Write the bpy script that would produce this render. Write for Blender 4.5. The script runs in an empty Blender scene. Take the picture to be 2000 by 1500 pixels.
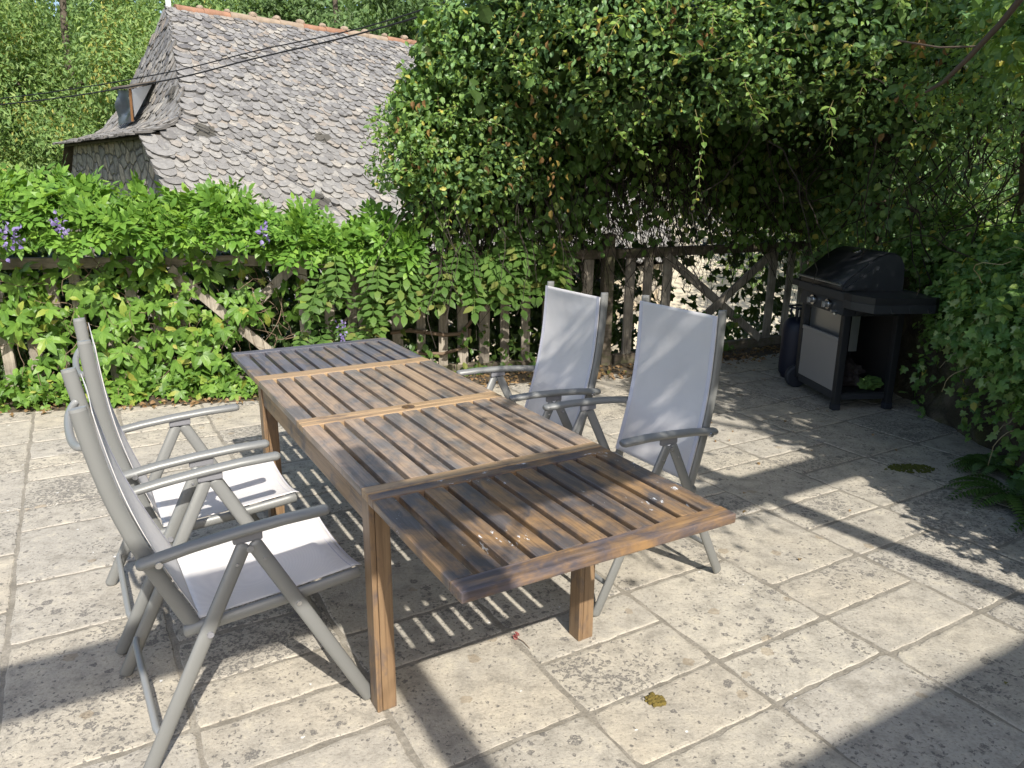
import bpy, bmesh, math, random
import numpy as np
from mathutils import Vector, Matrix

R = math.radians
sc = bpy.context.scene
C = sc.collection
random.seed(7)
rng = np.random.default_rng(11)

# ------------------------------------------------------------------ camera, sky, sun, exposure
CAM_H, PITCH, ROLL, FPX = 1.6067, 0.266916, 0.008531, 1461.68
cp, sp_, cr, sr = math.cos(PITCH), math.sin(PITCH), math.cos(ROLL), math.sin(ROLL)
fw = Vector((0, cp, -sp_)); up = Vector((0, sp_, cp)); rt = Vector((1, 0, 0))
r2 = cr * rt + sr * up; u2 = -sr * rt + cr * up
cam = bpy.data.objects.new("camera", bpy.data.cameras.new("camera"))
C.objects.link(cam)
cam.matrix_world = Matrix(((r2.x, u2.x, -fw.x, 0), (r2.y, u2.y, -fw.y, 0), (r2.z, u2.z, -fw.z, CAM_H), (0, 0, 0, 1)))
cam.data.sensor_width = 36; cam.data.lens = FPX / 2000 * 36
cam.data.clip_start = 0.05; cam.data.clip_end = 2000
sc.camera = cam

SUN = Vector((0.33, -0.74, 0.735)).normalized()
world = bpy.data.worlds.new("World"); sc.world = world; world.use_nodes = True
wn = world.node_tree.nodes; bg = wn["Background"]
sky = wn.new("ShaderNodeTexSky"); sky.sky_type = 'NISHITA'; sky.sun_disc = False
sky.sun_elevation = math.asin(SUN.z); sky.sun_rotation = math.atan2(SUN.x, SUN.y)
sky.air_density = 1.0; sky.dust_density = 2.0; sky.ozone_density = 1.0
world.node_tree.links.new(sky.outputs[0], bg.inputs[0]); bg.inputs[1].default_value = 0.115
sl = bpy.data.lights.new("sun", 'SUN'); sl.energy = 3.9; sl.angle = R(0.53); sl.color = (1.0, 0.95, 0.865)
so = bpy.data.objects.new("sun", sl); C.objects.link(so)
so.rotation_euler = SUN.to_track_quat('Z', 'Y').to_euler(); so.location = (8, -18, 18)
sc.view_settings.view_transform = 'Standard'; sc.view_settings.look = 'None'
sc.view_settings.gamma = 1.0; sc.view_settings.exposure = 0.84
sc.render.engine = 'CYCLES'
sc.cycles.max_bounces = 8; sc.cycles.diffuse_bounces = 4; sc.cycles.transmission_bounces = 4
sc.cycles.use_denoising = True

# ------------------------------------------------------------------ helpers
YAW = 0.527509
EV = Vector((-math.sin(YAW), math.cos(YAW), 0)); NV = Vector((math.cos(YAW), math.sin(YAW), 0))
def uv(u, v, z=0.0):
    return NV * u + EV * v + Vector((0, 0, z))

def link(o, parent=None):
    C.objects.link(o)
    if parent is not None: o.parent = parent
    return o
def tag(o, label=None, cat=None, group=None, kind=None):
    if label: o["label"] = label
    if cat: o["category"] = cat
    if group: o["group"] = group
    if kind: o["kind"] = kind
    return o
def empty(name, loc=(0, 0, 0), rz=0.0, **k):
    o = bpy.data.objects.new(name, None); o.location = loc; o.rotation_euler = (0, 0, rz); o.empty_display_size = .1
    link(o); tag(o, **k); return o
def copy_tree(o, parent=None):
    c = o.copy(); link(c)
    if parent is not None: c.parent = parent
    for ch in list(o.children): copy_tree(ch, c)
    return c

class MB:
    """collects shapes into one mesh"""
    def __init__(s): s.v = []; s.f = []; s.smooth = []
    def add(s, vs, fs, smooth=False):
        b = len(s.v); s.v += [tuple(v) for v in vs]
        for f in fs: s.f.append([i + b for i in f]); s.smooth.append(smooth)
        return s
    def box(s, lo, hi, bev=0.0, M=None):
        x0, y0, z0 = lo; x1, y1, z1 = hi
        if bev <= 0:
            vs = [(x, y, z) for z in (z0, z1) for y in (y0, y1) for x in (x0, x1)]
            fs = [(0, 2, 3, 1), (4, 5, 7, 6), (0, 1, 5, 4), (2, 6, 7, 3), (0, 4, 6, 2), (1, 3, 7, 5)]
        else:
            bm = bmesh.new(); bmesh.ops.create_cube(bm, size=1)
            for v in bm.verts:
                v.co = Vector(((x0 + x1) / 2 + v.co.x * (x1 - x0), (y0 + y1) / 2 + v.co.y * (y1 - y0), (z0 + z1) / 2 + v.co.z * (z1 - z0)))
            bmesh.ops.bevel(bm, geom=list(bm.edges), offset=bev, segments=2, affect='EDGES', profile=.6)
            bm.verts.index_update()
            vs = [v.co.copy() for v in bm.verts]; fs = [[v.index for v in f.verts] for f in bm.faces]; bm.free()
        if M is not None: vs = [M @ Vector(v) for v in vs]
        return s.add(vs, fs)
    def tube(s, pts, rx, ry=None, side=None, n=10, cap=True, taper=None, rounded=0.0):
        """sweep an oval (rx along side vector, ry across it) along pts"""
        ry = rx if ry is None else ry
        P = [Vector(p) for p in pts]
        sc_ = [1.0] * len(P) if taper is None else list(taper)
        if rounded > 0:
            for end in (0, -1):
                d = (P[0] - P[1]).normalized() if end == 0 else (P[-1] - P[-2]).normalized()
                q = P[end]; k = sc_[end]
                add = [(q + d * rounded * .6, k * .8), (q + d * rounded * .92, k * .45)]
                if end == 0: P = [a[0] for a in add[::-1]] + P; sc_ = [a[1] for a in add[::-1]] + sc_
                else: P = P + [a[0] for a in add]; sc_ = sc_ + [a[1] for a in add]
        rings = []
        S = None
        for i, p in enumerate(P):
            t = (P[min(i + 1, len(P) - 1)] - P[max(i - 1, 0)]).normalized()
            if side is not None: S0 = Vector(side)
            elif S is not None: S0 = S
            else: S0 = Vector((0, 0, 1)).cross(t) if abs(t.z) < .9 else Vector((1, 0, 0))
            S = (S0 - t * S0.dot(t)).normalized(); N = t.cross(S)
            rings.append([p + S * (rx * sc_[i] * math.cos(2 * math.pi * k / n)) + N * (ry * sc_[i] * math.sin(2 * math.pi * k / n)) for k in range(n)])
        vs = [v for r in rings for v in r]; fs = []
        for i in range(len(rings) - 1):
            for k in range(n):
                a = i * n + k; b = i * n + (k + 1) % n
                fs.append((a, b, b + n, a + n))
        s.add(vs, fs, True)
        if cap:
            s.add(rings[0], [list(range(n))[::-1]]); s.add(rings[-1], [list(range(n))])
        return s
    def cyl(s, c, axis, r, h, n=20, r2_=None):
        c = Vector(c); a = Vector(axis).normalized()
        return s.tube([c - a * h / 2, c + a * h / 2], r, n=n, taper=[1, 1 if r2_ is None else r2_ / r])
    def lathe(s, prof, c=(0, 0, 0), n=24):
        vs = []; fs = []
        for r, z in prof:
            for k in range(n):
                a = 2 * math.pi * k / n; vs.append((c[0] + r * math.cos(a), c[1] + r * math.sin(a), c[2] + z))
        for i in range(len(prof) - 1):
            for k in range(n):
                a = i * n + k; b = i * n + (k + 1) % n; fs.append((a, b, b + n, a + n))
        return s.add(vs, fs, True)
    def prism(s, poly, ax, lo, hi, smooth=False):
        """extrude polygon (2-D) along axis ax"""
        n = len(poly)
        def P(p, t):
            return (t, p[0], p[1]) if ax == 0 else ((p[0], t, p[1]) if ax == 1 else (p[0], p[1], t))
        vs = [P(p, lo) for p in poly] + [P(p, hi) for p in poly]
        fs = [list(range(n))[::-1], list(range(n, 2 * n))]
        s.add(vs, fs); b = len(s.v) - 2 * n
        for i in range(n):
            s.f.append([b + i, b + (i + 1) % n, b + n + (i + 1) % n, b + n + i]); s.smooth.append(smooth)
        return s
    def build(s, name, mat, parent=None, **k):
        me = bpy.data.meshes.new(name); me.from_pydata(s.v, [], s.f)
        me.polygons.foreach_set("use_smooth", s.smooth); me.update()
        bm = bmesh.new(); bm.from_mesh(me); bmesh.ops.recalc_face_normals(bm, faces=bm.faces); bm.to_mesh(me); bm.free()
        for m in (mat if isinstance(mat, (list, tuple)) else [mat]): me.materials.append(m)
        o = bpy.data.objects.new(name, me); link(o, parent); tag(o, **k); return o

def tri_mesh(name, V, T, mat, parent=None, smooth=False, midx=None, **k):
    """fast mesh from numpy arrays of vertices and triangles"""
    V = np.asarray(V, np.float32); T = np.asarray(T, np.int32)
    me = bpy.data.meshes.new(name)
    me.vertices.add(len(V)); me.vertices.foreach_set("co", V.ravel())
    me.loops.add(T.size); me.loops.foreach_set("vertex_index", T.ravel())
    me.polygons.add(len(T)); me.polygons.foreach_set("loop_start", np.arange(0, T.size, 3, dtype=np.int32))
    me.polygons.foreach_set("loop_total", np.full(len(T), 3, np.int32))
    me.polygons.foreach_set("use_smooth", np.full(len(T), smooth, bool))
    me.update(calc_edges=True)
    for m in (mat if isinstance(mat, (list, tuple)) else [mat]): me.materials.append(m)
    if midx is not None: me.polygons.foreach_set("material_index", np.asarray(midx, np.int32))
    o = bpy.data.objects.new(name, me); link(o, parent); tag(o, **k); return o

def unit(a):
    return a / np.maximum(np.linalg.norm(a, axis=-1, keepdims=True), 1e-9)
# ---- leaf templates: (verts, tris), stem at origin, tip along +y, face +z
def oval(L=1.0, W=.5, fold=.12, bend=.12):
    v = np.array([(0, 0, 0), (0, .35, .03), (0, .7, 0), (0, 1, -bend), (-.42, .28, fold), (-.4, .62, fold * .8), (.42, .28, fold), (.4, .62, fold * .8)], float)
    v[:, 0] *= W / .84; v[:, 1:] *= L
    t = np.array([(0, 1, 4), (1, 5, 4), (1, 2, 5), (2, 3, 5), (0, 6, 1), (1, 6, 7), (1, 7, 2), (2, 7, 3)])
    return v, t
def diamond(W=.5):
    return np.array([(0, 0, 0), (W / 2, .5, .1), (0, 1, -.08), (-W / 2, .5, .1)], float), np.array([(0, 1, 2), (0, 2, 3)])
def merge(parts):
    V = []; T = []; b = 0
    for v, t in parts: V.append(v); T.append(t + b); b += len(v)
    return np.concatenate(V), np.concatenate(T)
def rotz(v, a, off=(0, 0, 0)):
    c, s = math.cos(a), math.sin(a); w = v.copy()
    w[:, 0] = c * v[:, 0] - s * v[:, 1]; w[:, 1] = s * v[:, 0] + c * v[:, 1]
    return w + np.array(off)
def palmate():
    ps = []
    for a, k in ((0, 1), (.85, .92), (-.85, .92), (1.75, .68), (-1.75, .68)):
        v, t = oval(.70 * k, .27 * k, .05, .14); ps.append((rotz(v, a, (0, .35, 0)), t))
    return merge(ps)
def pinnate(n=5):
    ps = []
    for i in range(n):
        y = .14 + .17 * i; L = .30 - .02 * abs(i - 2)
        v, t = oval(L, .13, .03, .06); z = -.10 * y * y
        ps.append((rotz(v, 1.05, (-.008, y, z)), t)); ps.append((rotz(v, -1.05, (.008, y, z)), t))
    v, t = oval(.30, .14, .03, .06); ps.append((v + np.array((0, .14 + .17 * n - .04, -.10 * (.17 * n) ** 2)), t))
    ps.append((np.array([(-.006, 0, 0), (.006, 0, 0), (.004, 1.0, -.08), (-.004, 1.0, -.08)], float), np.array([(0, 1, 2), (0, 2, 3)])))
    return merge(ps)
def ivy_leaf():
    pts = [(0, 0), (.22, -.1), (.5, .1), (.3, .33), (.42, .62), (.16, .6), (0, 1.0), (-.16, .6), (-.42, .62), (-.3, .33), (-.5, .1), (-.22, -.1)]
    v = np.array([(0, .3, .07)] + [(x, y, 0.0 if i % 2 else -.03) for i, (x, y) in enumerate(pts)], float)
    n = len(pts); t = np.array([(0, i + 1, (i + 1) % n + 1) for i in range(n)])
    return v, t
def leaves(tpl, pos, d, nrm, size):
    v, t = tpl
    y = unit(d); z = unit(nrm - y * (nrm * y).sum(1, keepdims=True)); x = np.cross(y, z)
    F = np.stack([x, y, z], 1)                                   # n,3(axis),3
    V = pos[:, None, :] + np.einsum('vk,nkc->nvc', v, F) * size[:, None, None]
    T = t[None] + (np.arange(len(pos)) * len(v))[:, None, None]
    return V.reshape(-1, 3), T.reshape(-1, 3)
def join(parts):
    V = []; T = []; b = 0
    for v, t in parts:
        if len(v): V.append(v); T.append(t + b); b += len(v)
    return np.concatenate(V), np.concatenate(T)
def stems(paths, r0, r1):
    """thin three-sided tapered stems along each path"""
    V = []; T = []; b = 0
    for P in paths:
        P = np.asarray(P, float); n = len(P)
        t = unit(np.gradient(P, axis=0)); a = unit(np.cross(t, np.array([.31, .87, .12]))); c = np.cross(t, a)
        r = np.linspace(r0, r1, n)[:, None]
        ring = np.stack([P + r * (a * math.cos(q) + c * math.sin(q)) for q in (0, 2.094, 4.189)], 1)
        V.append(ring.reshape(-1, 3))
        for i in range(n - 1):
            for k in range(3):
                p, q = b + i * 3 + k, b + i * 3 + (k + 1) % 3
                T += [(p, q, q + 3), (p, q + 3, p + 3)]
        b += n * 3
    return np.concatenate(V), np.array(T)
def wander(p, d, n, step, jit, droop=0.0):
    p = np.array(p, float); d = unit(np.array(d, float)); out = [p.copy()]
    for _ in range(n):
        d = unit(d + rng.normal(0, jit, 3) + np.array([0, 0, -droop])); p = p + d * step; out.append(p.copy())
    return np.array(out)

# ------------------------------------------------------------------ materials
class NT:
    def __init__(s, name):
        s.m = bpy.data.materials.new(name); s.m.use_nodes = True; s.t = s.m.node_tree; s.n = s.t.nodes
        s.b = s.n["Principled BSDF"]; s.out = s.n["Material Output"]
    def L(s, a, b): s.t.links.new(a, b)
    def node(s, ty, **k):
        n = s.n.new(ty)
        for a, v in k.items():
            if a.startswith("i_"): 
                key = a[2:]; key = int(key) if key.isdigit() else key.replace("_", " ")
                if hasattr(v, "is_linked") or isinstance(v, bpy.types.NodeSocket): s.L(v, n.inputs[key])
                else: n.inputs[key].default_value = v
            else: setattr(n, a, v)
        return n
    def obj(s): return s.node("ShaderNodeTexCoord").outputs["Object"]
    def map(s, vec, scale=(1, 1, 1), loc=(0, 0, 0), rot=(0, 0, 0)):
        n = s.node("ShaderNodeMapping"); s.L(vec, n.inputs[0]); n.inputs["Scale"].default_value = scale; n.inputs["Location"].default_value = loc; n.inputs["Rotation"].default_value = rot
        return n.outputs[0]
    def noise(s, vec, scale, detail=4, rough=.55, dist=0.0):
        n = s.node("ShaderNodeTexNoise"); s.L(vec, n.inputs["Vector"]); n.inputs["Scale"].default_value = scale
        n.inputs["Detail"].default_value = detail; n.inputs["Roughness"].default_value = rough; n.inputs["Distortion"].default_value = dist
        return n.outputs["Fac"]
    def vor(s, vec, scale, feature='F1'):
        n = s.node("ShaderNodeTexVoronoi", feature=feature); s.L(vec, n.inputs["Vector"]); n.inputs["Scale"].default_value = scale; return n
    def ramp(s, fac, stops, interp='LINEAR'):
        n = s.node("ShaderNodeValToRGB"); s.L(fac, n.inputs[0]); n.color_ramp.interpolation = interp
        e = n.color_ramp.elements
        while len(e) < len(stops): e.new(.5)
        for i, (p, c) in enumerate(stops):
            e[i].position = p; e[i].color = (c if isinstance(c, (tuple, list)) else (c, c, c)) if False else ((*c, 1) if isinstance(c, (tuple, list)) else (c, c, c, 1))
        return n.outputs[0]
    def mix(s, fac, a, b, mode='MIX'):
        n = s.node("ShaderNodeMix", data_type='RGBA', blend_type=mode)
        for key, v in ((0, fac), (6, a), (7, b)):
            if isinstance(v, bpy.types.NodeSocket): s.L(v, n.inputs[key])
            else: n.inputs[key].default_value = (*v, 1) if isinstance(v, (tuple, list)) and len(v) == 3 else v
        return n.outputs[2]
    def math(s, op, a, b=0.0, clamp=False):
        n = s.node("ShaderNodeMath", operation=op, use_clamp=clamp)
        for k, v in ((0, a), (1, b)):
            if isinstance(v, bpy.types.NodeSocket): s.L(v, n.inputs[k])
            else: n.inputs[k].default_value = v
        return n.outputs[0]
    def island(s): return s.node("ShaderNodeNewGeometry").outputs["Random Per Island"]
    def bump(s, h, strength=.3, dist=.01):
        n = s.node("ShaderNodeBump"); s.L(h, n.inputs["Height"]); n.inputs["Strength"].default_value = strength; n.inputs["Distance"].default_value = dist
        s.L(n.outputs[0], s.b.inputs["Normal"]); return n.outputs[0]
    def set(s, **k):
        for a, v in k.items():
            key = a.replace("_", " ")
            if isinstance(v, bpy.types.NodeSocket): s.L(v, s.b.inputs[key])
            else: s.b.inputs[key].default_value = (*v, 1) if isinstance(v, tuple) and len(v) == 3 else v
        return s

def plain(name, col, rough=.5, metal=0.0, var=.0, scale=8, bump=0.0, spec=None):
    t = NT(name); o = t.obj()
    if var: t.set(Base_Color=t.mix(t.noise(o, scale, 5), tuple(c * (1 - var) for c in col), tuple(min(1, c * (1 + var)) for c in col)))
    else: t.set(Base_Color=col)
    t.set(Roughness=rough, Metallic=metal)
    if spec is not None: t.b.inputs["Specular IOR Level"].default_value = spec
    if bump: t.bump(t.noise(o, scale * 6, 4), bump, .004)
    return t.m

def leaf_mat(name, cols, trans=.4, rough=.42, edge=None, tint=1.0):
    """colours spread over the leaves at random; thin leaves let light through"""
    t = NT(name); n = len(cols)
    col = t.ramp(t.island(), [(p, c) for p, c in cols])
    o = t.obj()
    col = t.mix(t.math('MULTIPLY', t.noise(o, 1.3, 2), .5), col, t.mix(.5, col, (.16, .20, .03)), 'MIX')
    t.set(Base_Color=col, Roughness=rough); t.b.inputs["Specular IOR Level"].default_value = .35
    tr = t.node("ShaderNodeBsdfTranslucent"); t.L(t.mix(1.0, col, (1.0 * tint, .95 * tint, .35 * tint), 'MULTIPLY'), tr.inputs[0])
    ms = t.node("ShaderNodeMixShader"); ms.inputs[0].default_value = trans
    t.L(t.b.outputs[0], ms.inputs[1]); t.L(tr.outputs[0], ms.inputs[2]); t.L(ms.outputs[0], t.out.inputs[0])
    return t.m

def make_paving():
    t = NT("sandstone_paving"); o = t.obj(); r = t.island()
    wob = t.node("ShaderNodeVectorMath", operation='ADD'); t.L(o, wob.inputs[0])
    nz = t.node("ShaderNodeTexNoise"); t.L(o, nz.inputs["Vector"]); nz.inputs["Scale"].default_value = 45; nz.inputs["Detail"].default_value = 3
    sub = t.node("ShaderNodeVectorMath", operation='MULTIPLY_ADD'); t.L(nz.outputs["Color"], sub.inputs[0]); sub.inputs[1].default_value = (.022, .022, .0); sub.inputs[2].default_value = (-.011, -.011, 0)
    t.L(sub.outputs[0], wob.inputs[1]); w = wob.outputs[0]
    base = t.ramp(r, [(0, (.47, .415, .325)), (.2, (.40, .37, .32)), (.4, (.49, .44, .35)), (.6, (.42, .39, .34)), (.8, (.45, .40, .315)), (1, (.51, .465, .38))])
    big = t.noise(o, 2.1, 6, .62)
    col = t.mix(t.ramp(big, [(.36, 0.0), (.66, .8)]), base, (.36, .335, .29))
    mid = t.noise(o, 11, 7, .7)
    col = t.mix(t.ramp(mid, [(.34, .75), (.52, 0.0)]), col, (.235, .215, .178))
    col = t.mix(t.ramp(mid, [(.55, 0.0), (.70, .65)]), col, (.58, .525, .405))
    fine = t.noise(o, 85, 5, .72)
    col = t.mix(t.ramp(fine, [(.30, .75), (.47, 0.0)]), col, (.165, .148, .12))
    col = t.mix(t.ramp(fine, [(.56, 0.0), (.74, .5)]), col, (.60, .54, .425))
    # dark lichen: crusty specks in clusters plus a few larger discs, denser on some slabs
    dens = t.math('ADD', t.math('MULTIPLY', t.math('FRACT', t.math('MULTIPLY', r, 7.31)), .42), t.math('MULTIPLY', t.ramp(t.noise(o, 2.6, 5, .65), [(.34, 0.0), (.62, 1.0)]), .62))
    speck = t.noise(t.map(o, (1, 1, 1), rot=(0, 0, .4)), 58, 3, .55, .6)
    thr = t.math('SUBTRACT', .795, t.math('MULTIPLY', dens, .33))
    sp1 = t.node("ShaderNodeMapRange", clamp=True); t.L(t.math('SUBTRACT', speck, thr), sp1.inputs[0]); sp1.inputs[1].default_value = .0; sp1.inputs[2].default_value = .03
    masks = []
    for scale, rad, need in ((15, .40, .55), (29, .42, .35), (58, .44, .12)):
        v = t.vor(w, scale); sep = t.node("ShaderNodeSeparateColor"); t.L(v.outputs["Color"], sep.inputs[0])
        have = t.math('GREATER_THAN', t.math('ADD', sep.outputs[0], t.math('MULTIPLY', dens, .9)), 1.10 + need * .3)
        rr = t.math('MULTIPLY', t.math('ADD', sep.outputs[1], .25), rad * .72)
        dd = t.math('ADD', v.outputs["Distance"], t.math('MULTIPLY', t.math('SUBTRACT', t.noise(o, 120, 3, .6), .5), .28))
        masks.append(t.math('MULTIPLY', have, t.math('LESS_THAN', dd, rr)))
    sp = t.math('MAXIMUM', sp1.outputs[0], t.math('MAXIMUM', masks[0], t.math('MAXIMUM', masks[1], masks[2])))
    gritty = t.math('MULTIPLY', sp, t.ramp(t.noise(o, 160, 3), [(.36, .25), (.54, .85)]))
    col = t.mix(gritty, col, (.115, .108, .10))
    # scattered small rust-brown stains
    v = t.vor(w, 5.5); sep = t.node("ShaderNodeSeparateColor"); t.L(v.outputs["Color"], sep.inputs[0])
    st = t.math('MULTIPLY', t.math('GREATER_THAN', sep.outputs[2], .90), t.math('LESS_THAN', t.math('ADD', v.outputs["Distance"], t.math('MULTIPLY', t.noise(o, 30, 4), .14)), .20))
    col = t.mix(t.math('MULTIPLY', st, .35), col, (.22, .15, .07))
    # white flecks
    v = t.vor(w, 26); sep = t.node("ShaderNodeSeparateColor"); t.L(v.outputs["Color"], sep.inputs[0])
    fl = t.math('MULTIPLY', t.math('GREATER_THAN', sep.outputs[0], .965), t.math('LESS_THAN', v.outputs["Distance"], .13))
    col = t.mix(t.math('MULTIPLY', fl, .85), col, (.72, .72, .70))
    t.set(Base_Color=col, Roughness=.88)
    h = t.math('ADD', t.math('MULTIPLY', mid, .9), t.math('ADD', t.math('MULTIPLY', fine, .5), t.math('MULTIPLY', sp, -.12)))
    t.bump(h, .75, .008)
    return t.m

def make_wood(name, base, dark, stain, grain_axis=1, paint=0.0, rough=.42, red=None, stain_col=(.028, .027, .036)):
    t = NT(name); o = t.obj(); r = t.island()
    off = t.node("ShaderNodeCombineXYZ"); t.L(t.math('MULTIPLY', r, 37), off.inputs[0]); t.L(t.math('MULTIPLY', r, 11), off.inputs[1])
    ad = t.node("ShaderNodeVectorMath", operation='ADD'); t.L(o, ad.inputs[0]); t.L(off.outputs[0], ad.inputs[1]); q = ad.outputs[0]
    s = [60, 60, 60]; s[grain_axis] = 3.0
    g = t.noise(t.map(q, tuple(s)), 1.0, 6, .65, .4)
    s2 = [160, 160, 160]; s2[grain_axis] = 4.0
    g2 = t.noise(t.map(q, tuple(s2)), 1.0, 3, .6)
    col = t.mix(t.ramp(g, [(.3, 0.0), (.72, 1.0)]), dark, base)
    if red: col = t.mix(t.math('MULTIPLY', r, .55), col, red)
    col = t.mix(t.ramp(g2, [(.35, .55), (.5, 0.0)]), col, tuple(c * .45 for c in dark))
    sm = [2.6, 2.6, 2.6]; sm[grain_axis] = 1.5
    n1 = t.noise(t.map(o, tuple(sm), loc=(3.1, 1.7, 0)), 1.6, 5, .62, .5)
    n2 = t.noise(t.map(q, tuple(4 * k for k in sm)), 1.3, 5, .65, .6)
    f = t.math('ADD', t.math('MULTIPLY', n1, .55), t.math('MULTIPLY', n2, .5))
    m = t.ramp(f, [(max(0, .60 - stain * .30), 0.0), (.72 - stain * .26, .9)])
    if stain > 0: col = t.mix(m, col, t.mix(t.ramp(g, [(.35, 0.0), (.7, 1.0)]), stain_col, tuple(2.6 * c for c in stain_col)))
    if paint > 0:
        pm = [30, 30, 30]; pm[grain_axis] = 13
        where = t.ramp(t.noise(o, 4.2, 3, .6), [(.50, 0.0), (.60, 1.0)])
        nn = t.math('GREATER_THAN', t.math('ADD', t.noise(t.map(q, tuple(pm)), 1.5, 6, .75), t.math('MULTIPLY', where, .11)), .712)
        col = t.mix(nn, col, (.68, .70, .72))
    t.set(Base_Color=col, Roughness=t.ramp(g, [(0, rough + .12), (1, rough - .05)]))
    t.bump(t.math('ADD', g, t.math('MULTIPLY', g2, .6)), .22, .003)
    return t.m

def make_oldwood(name, c0, c1, axis=2, moss=0.0):
    t = NT(name); o = t.obj(); r = t.island()
    ad = t.node("ShaderNodeVectorMath", operation='ADD'); t.L(o, ad.inputs[0])
    cx = t.node("ShaderNodeCombineXYZ"); t.L(t.math('MULTIPLY', r, 31), cx.inputs[0]); t.L(cx.outputs[0], ad.inputs[1]); q = ad.outputs[0]
    s = [70, 70, 70]; s[axis] = 4
    g = t.noise(t.map(q, tuple(s)), 1, 6, .7, .3); b = t.noise(q, 6, 5, .6)
    col = t.mix(t.ramp(g, [(.32, 0.0), (.66, 1.0)]), c0, c1)
    col = t.mix(t.ramp(b, [(.4, 0.0), (.7, .7)]), col, tuple(k * .45 for k in c0))
    if moss:
        z = t.node("ShaderNodeSeparateXYZ"); t.L(o, z.inputs[0])
        col = t.mix(t.math('MULTIPLY', t.ramp(t.noise(o, 14, 4), [(.45, 0.0), (.6, 1.0)]), moss), col, (.06, .075, .02))
    t.set(Base_Color=col, Roughness=.9); t.bump(g, .5, .006); return t.m

def make_roof():
    t = NT("stone_roof_tile"); r = t.island(); o = t.obj()
    col = t.ramp(r, [(0, (.085, .083, .088)), (.12, (.13, .127, .130)), (.35, (.172, .170, .172)), (.6, (.215, .211, .208)), (.8, (.27, .26, .242)), (.93, (.23, .19, .155)), (1, (.36, .34, .30))])
    n = t.noise(o, 16, 5, .65)
    col = t.mix(t.ramp(n, [(.35, .7), (.55, 0.0)]), col, (.13, .125, .12))
    z = t.node("ShaderNodeSeparateXYZ"); t.L(o, z.inputs[0])
    low = t.ramp(t.math('DIVIDE', t.math('SUBTRACT', 7.0, z.outputs[2]), 4.5), [(.15, 0.0), (.8, 1.0)])   # paler, yellower stones towards the eave
    col = t.mix(t.math('MULTIPLY', low, .38), col, (.30, .285, .25))
    col = t.mix(t.ramp(t.noise(o, 26, 4), [(.56, 0.0), (.72, .45)]), col, (.36, .345, .30))
    v = t.vor(o, 1.35); sep = t.node("ShaderNodeSeparateColor"); t.L(v.outputs["Color"], sep.inputs[0])
    mo = t.math('MULTIPLY', t.math('GREATER_THAN', sep.outputs[0], .50), t.math('LESS_THAN', t.math('ADD', v.outputs["Distance"], t.math('MULTIPLY', t.noise(o, 12, 4), .30)), .37))
    col = t.mix(t.math('MULTIPLY', mo, .85), col, (.055, .05, .038))
    t.set(Base_Color=col, Roughness=.9); t.bump(t.noise(o, 30, 5, .7), .6, .02); return t.m

def make_stonewall():
    t = NT("rubble_stone_wall"); o = t.obj()
    q = t.map(o, (1, 1, 1.25))
    w = t.node("ShaderNodeVectorMath", operation='ADD'); t.L(q, w.inputs[0])
    nz = t.node("ShaderNodeTexNoise"); t.L(q, nz.inputs["Vector"]); nz.inputs["Scale"].default_value = 3; 
    ml = t.node("ShaderNodeVectorMath", operation='SCALE'); t.L(nz.outputs["Color"], ml.inputs[0]); ml.inputs["Scale"].default_value = .22; t.L(ml.outputs[0], w.inputs[1])
    v = t.vor(w.outputs[0], 3.6); e = t.vor(w.outputs[0], 3.6, 'DISTANCE_TO_EDGE')
    sep = t.node("ShaderNodeSeparateColor"); t.L(v.outputs["Color"], sep.inputs[0])
    col = t.ramp(sep.outputs[0], [(0, (.30, .28, .24)), (.4, (.44, .39, .30)), (.7, (.52, .42, .29)), (1, (.38, .36, .32))])
    col = t.mix(t.ramp(t.noise(o, 14, 5), [(.38, .6), (.6, 0.0)]), col, (.12, .11, .095))
    m = t.ramp(e.outputs["Distance"], [(.02, 1.0), (.075, 0.0)])
    col = t.mix(m, col, (.19, .17, .14))
    t.set(Base_Color=col, Roughness=.92)
    t.bump(t.math('ADD', t.ramp(e.outputs["Distance"], [(0, 0.0), (.12, 1.0)]), t.math('MULTIPLY', t.noise(o, 22, 5), .35)), .9, .05); return t.m

M = {}
M['paving'] = make_paving()
def make_mortar():
    t = NT("mortar_joint"); o = t.obj()
    col = t.mix(t.ramp(t.noise(o, 9, 6, .7), [(.35, 0.0), (.7, 1.0)]), (.20, .18, .145), (.345, .315, .262))
    col = t.mix(t.ramp(t.noise(o, 120, 3), [(.4, .4), (.55, 0.0)]), col, (.15, .135, .11))
    t.set(Base_Color=col, Roughness=.95); t.bump(t.noise(o, 60, 5, .7), .7, .01); return t.m
M['mortar'] = make_mortar()
M['soil'] = plain("dark_soil", (.075, .058, .038), .95, var=.5, scale=14, bump=.8)
M['grass'] = plain("rough_grass_ground", (.055, .075, .022), .95, var=.5, scale=2.5, bump=.6)
M['gravel'] = plain("pale_gravel", (.52, .46, .35), .95, var=.2, scale=5, bump=.8)
M['slat'] = make_wood("weathered_teak", (.43, .32, .22), (.31, .215, .14), .48, red=(.37, .26, .19), rough=.33, stain_col=(.078, .074, .073))
M['leafslat'] = make_wood("stained_teak", (.36, .225, .112), (.25, .15, .072), .58, paint=.12, rough=.36, stain_col=(.040, .039, .042))
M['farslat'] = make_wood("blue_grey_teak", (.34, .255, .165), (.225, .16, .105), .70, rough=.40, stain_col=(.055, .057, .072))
M['bar'] = make_wood("honey_teak_bar", (.43, .305, .18), (.33, .215, .118), .12, grain_axis=0)
M['endbar'] = make_wood("stained_teak_bar", (.36, .22, .105), (.25, .148, .068), .50, grain_axis=0, paint=.06, rough=.36, stain_col=(.045, .042, .05))
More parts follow.
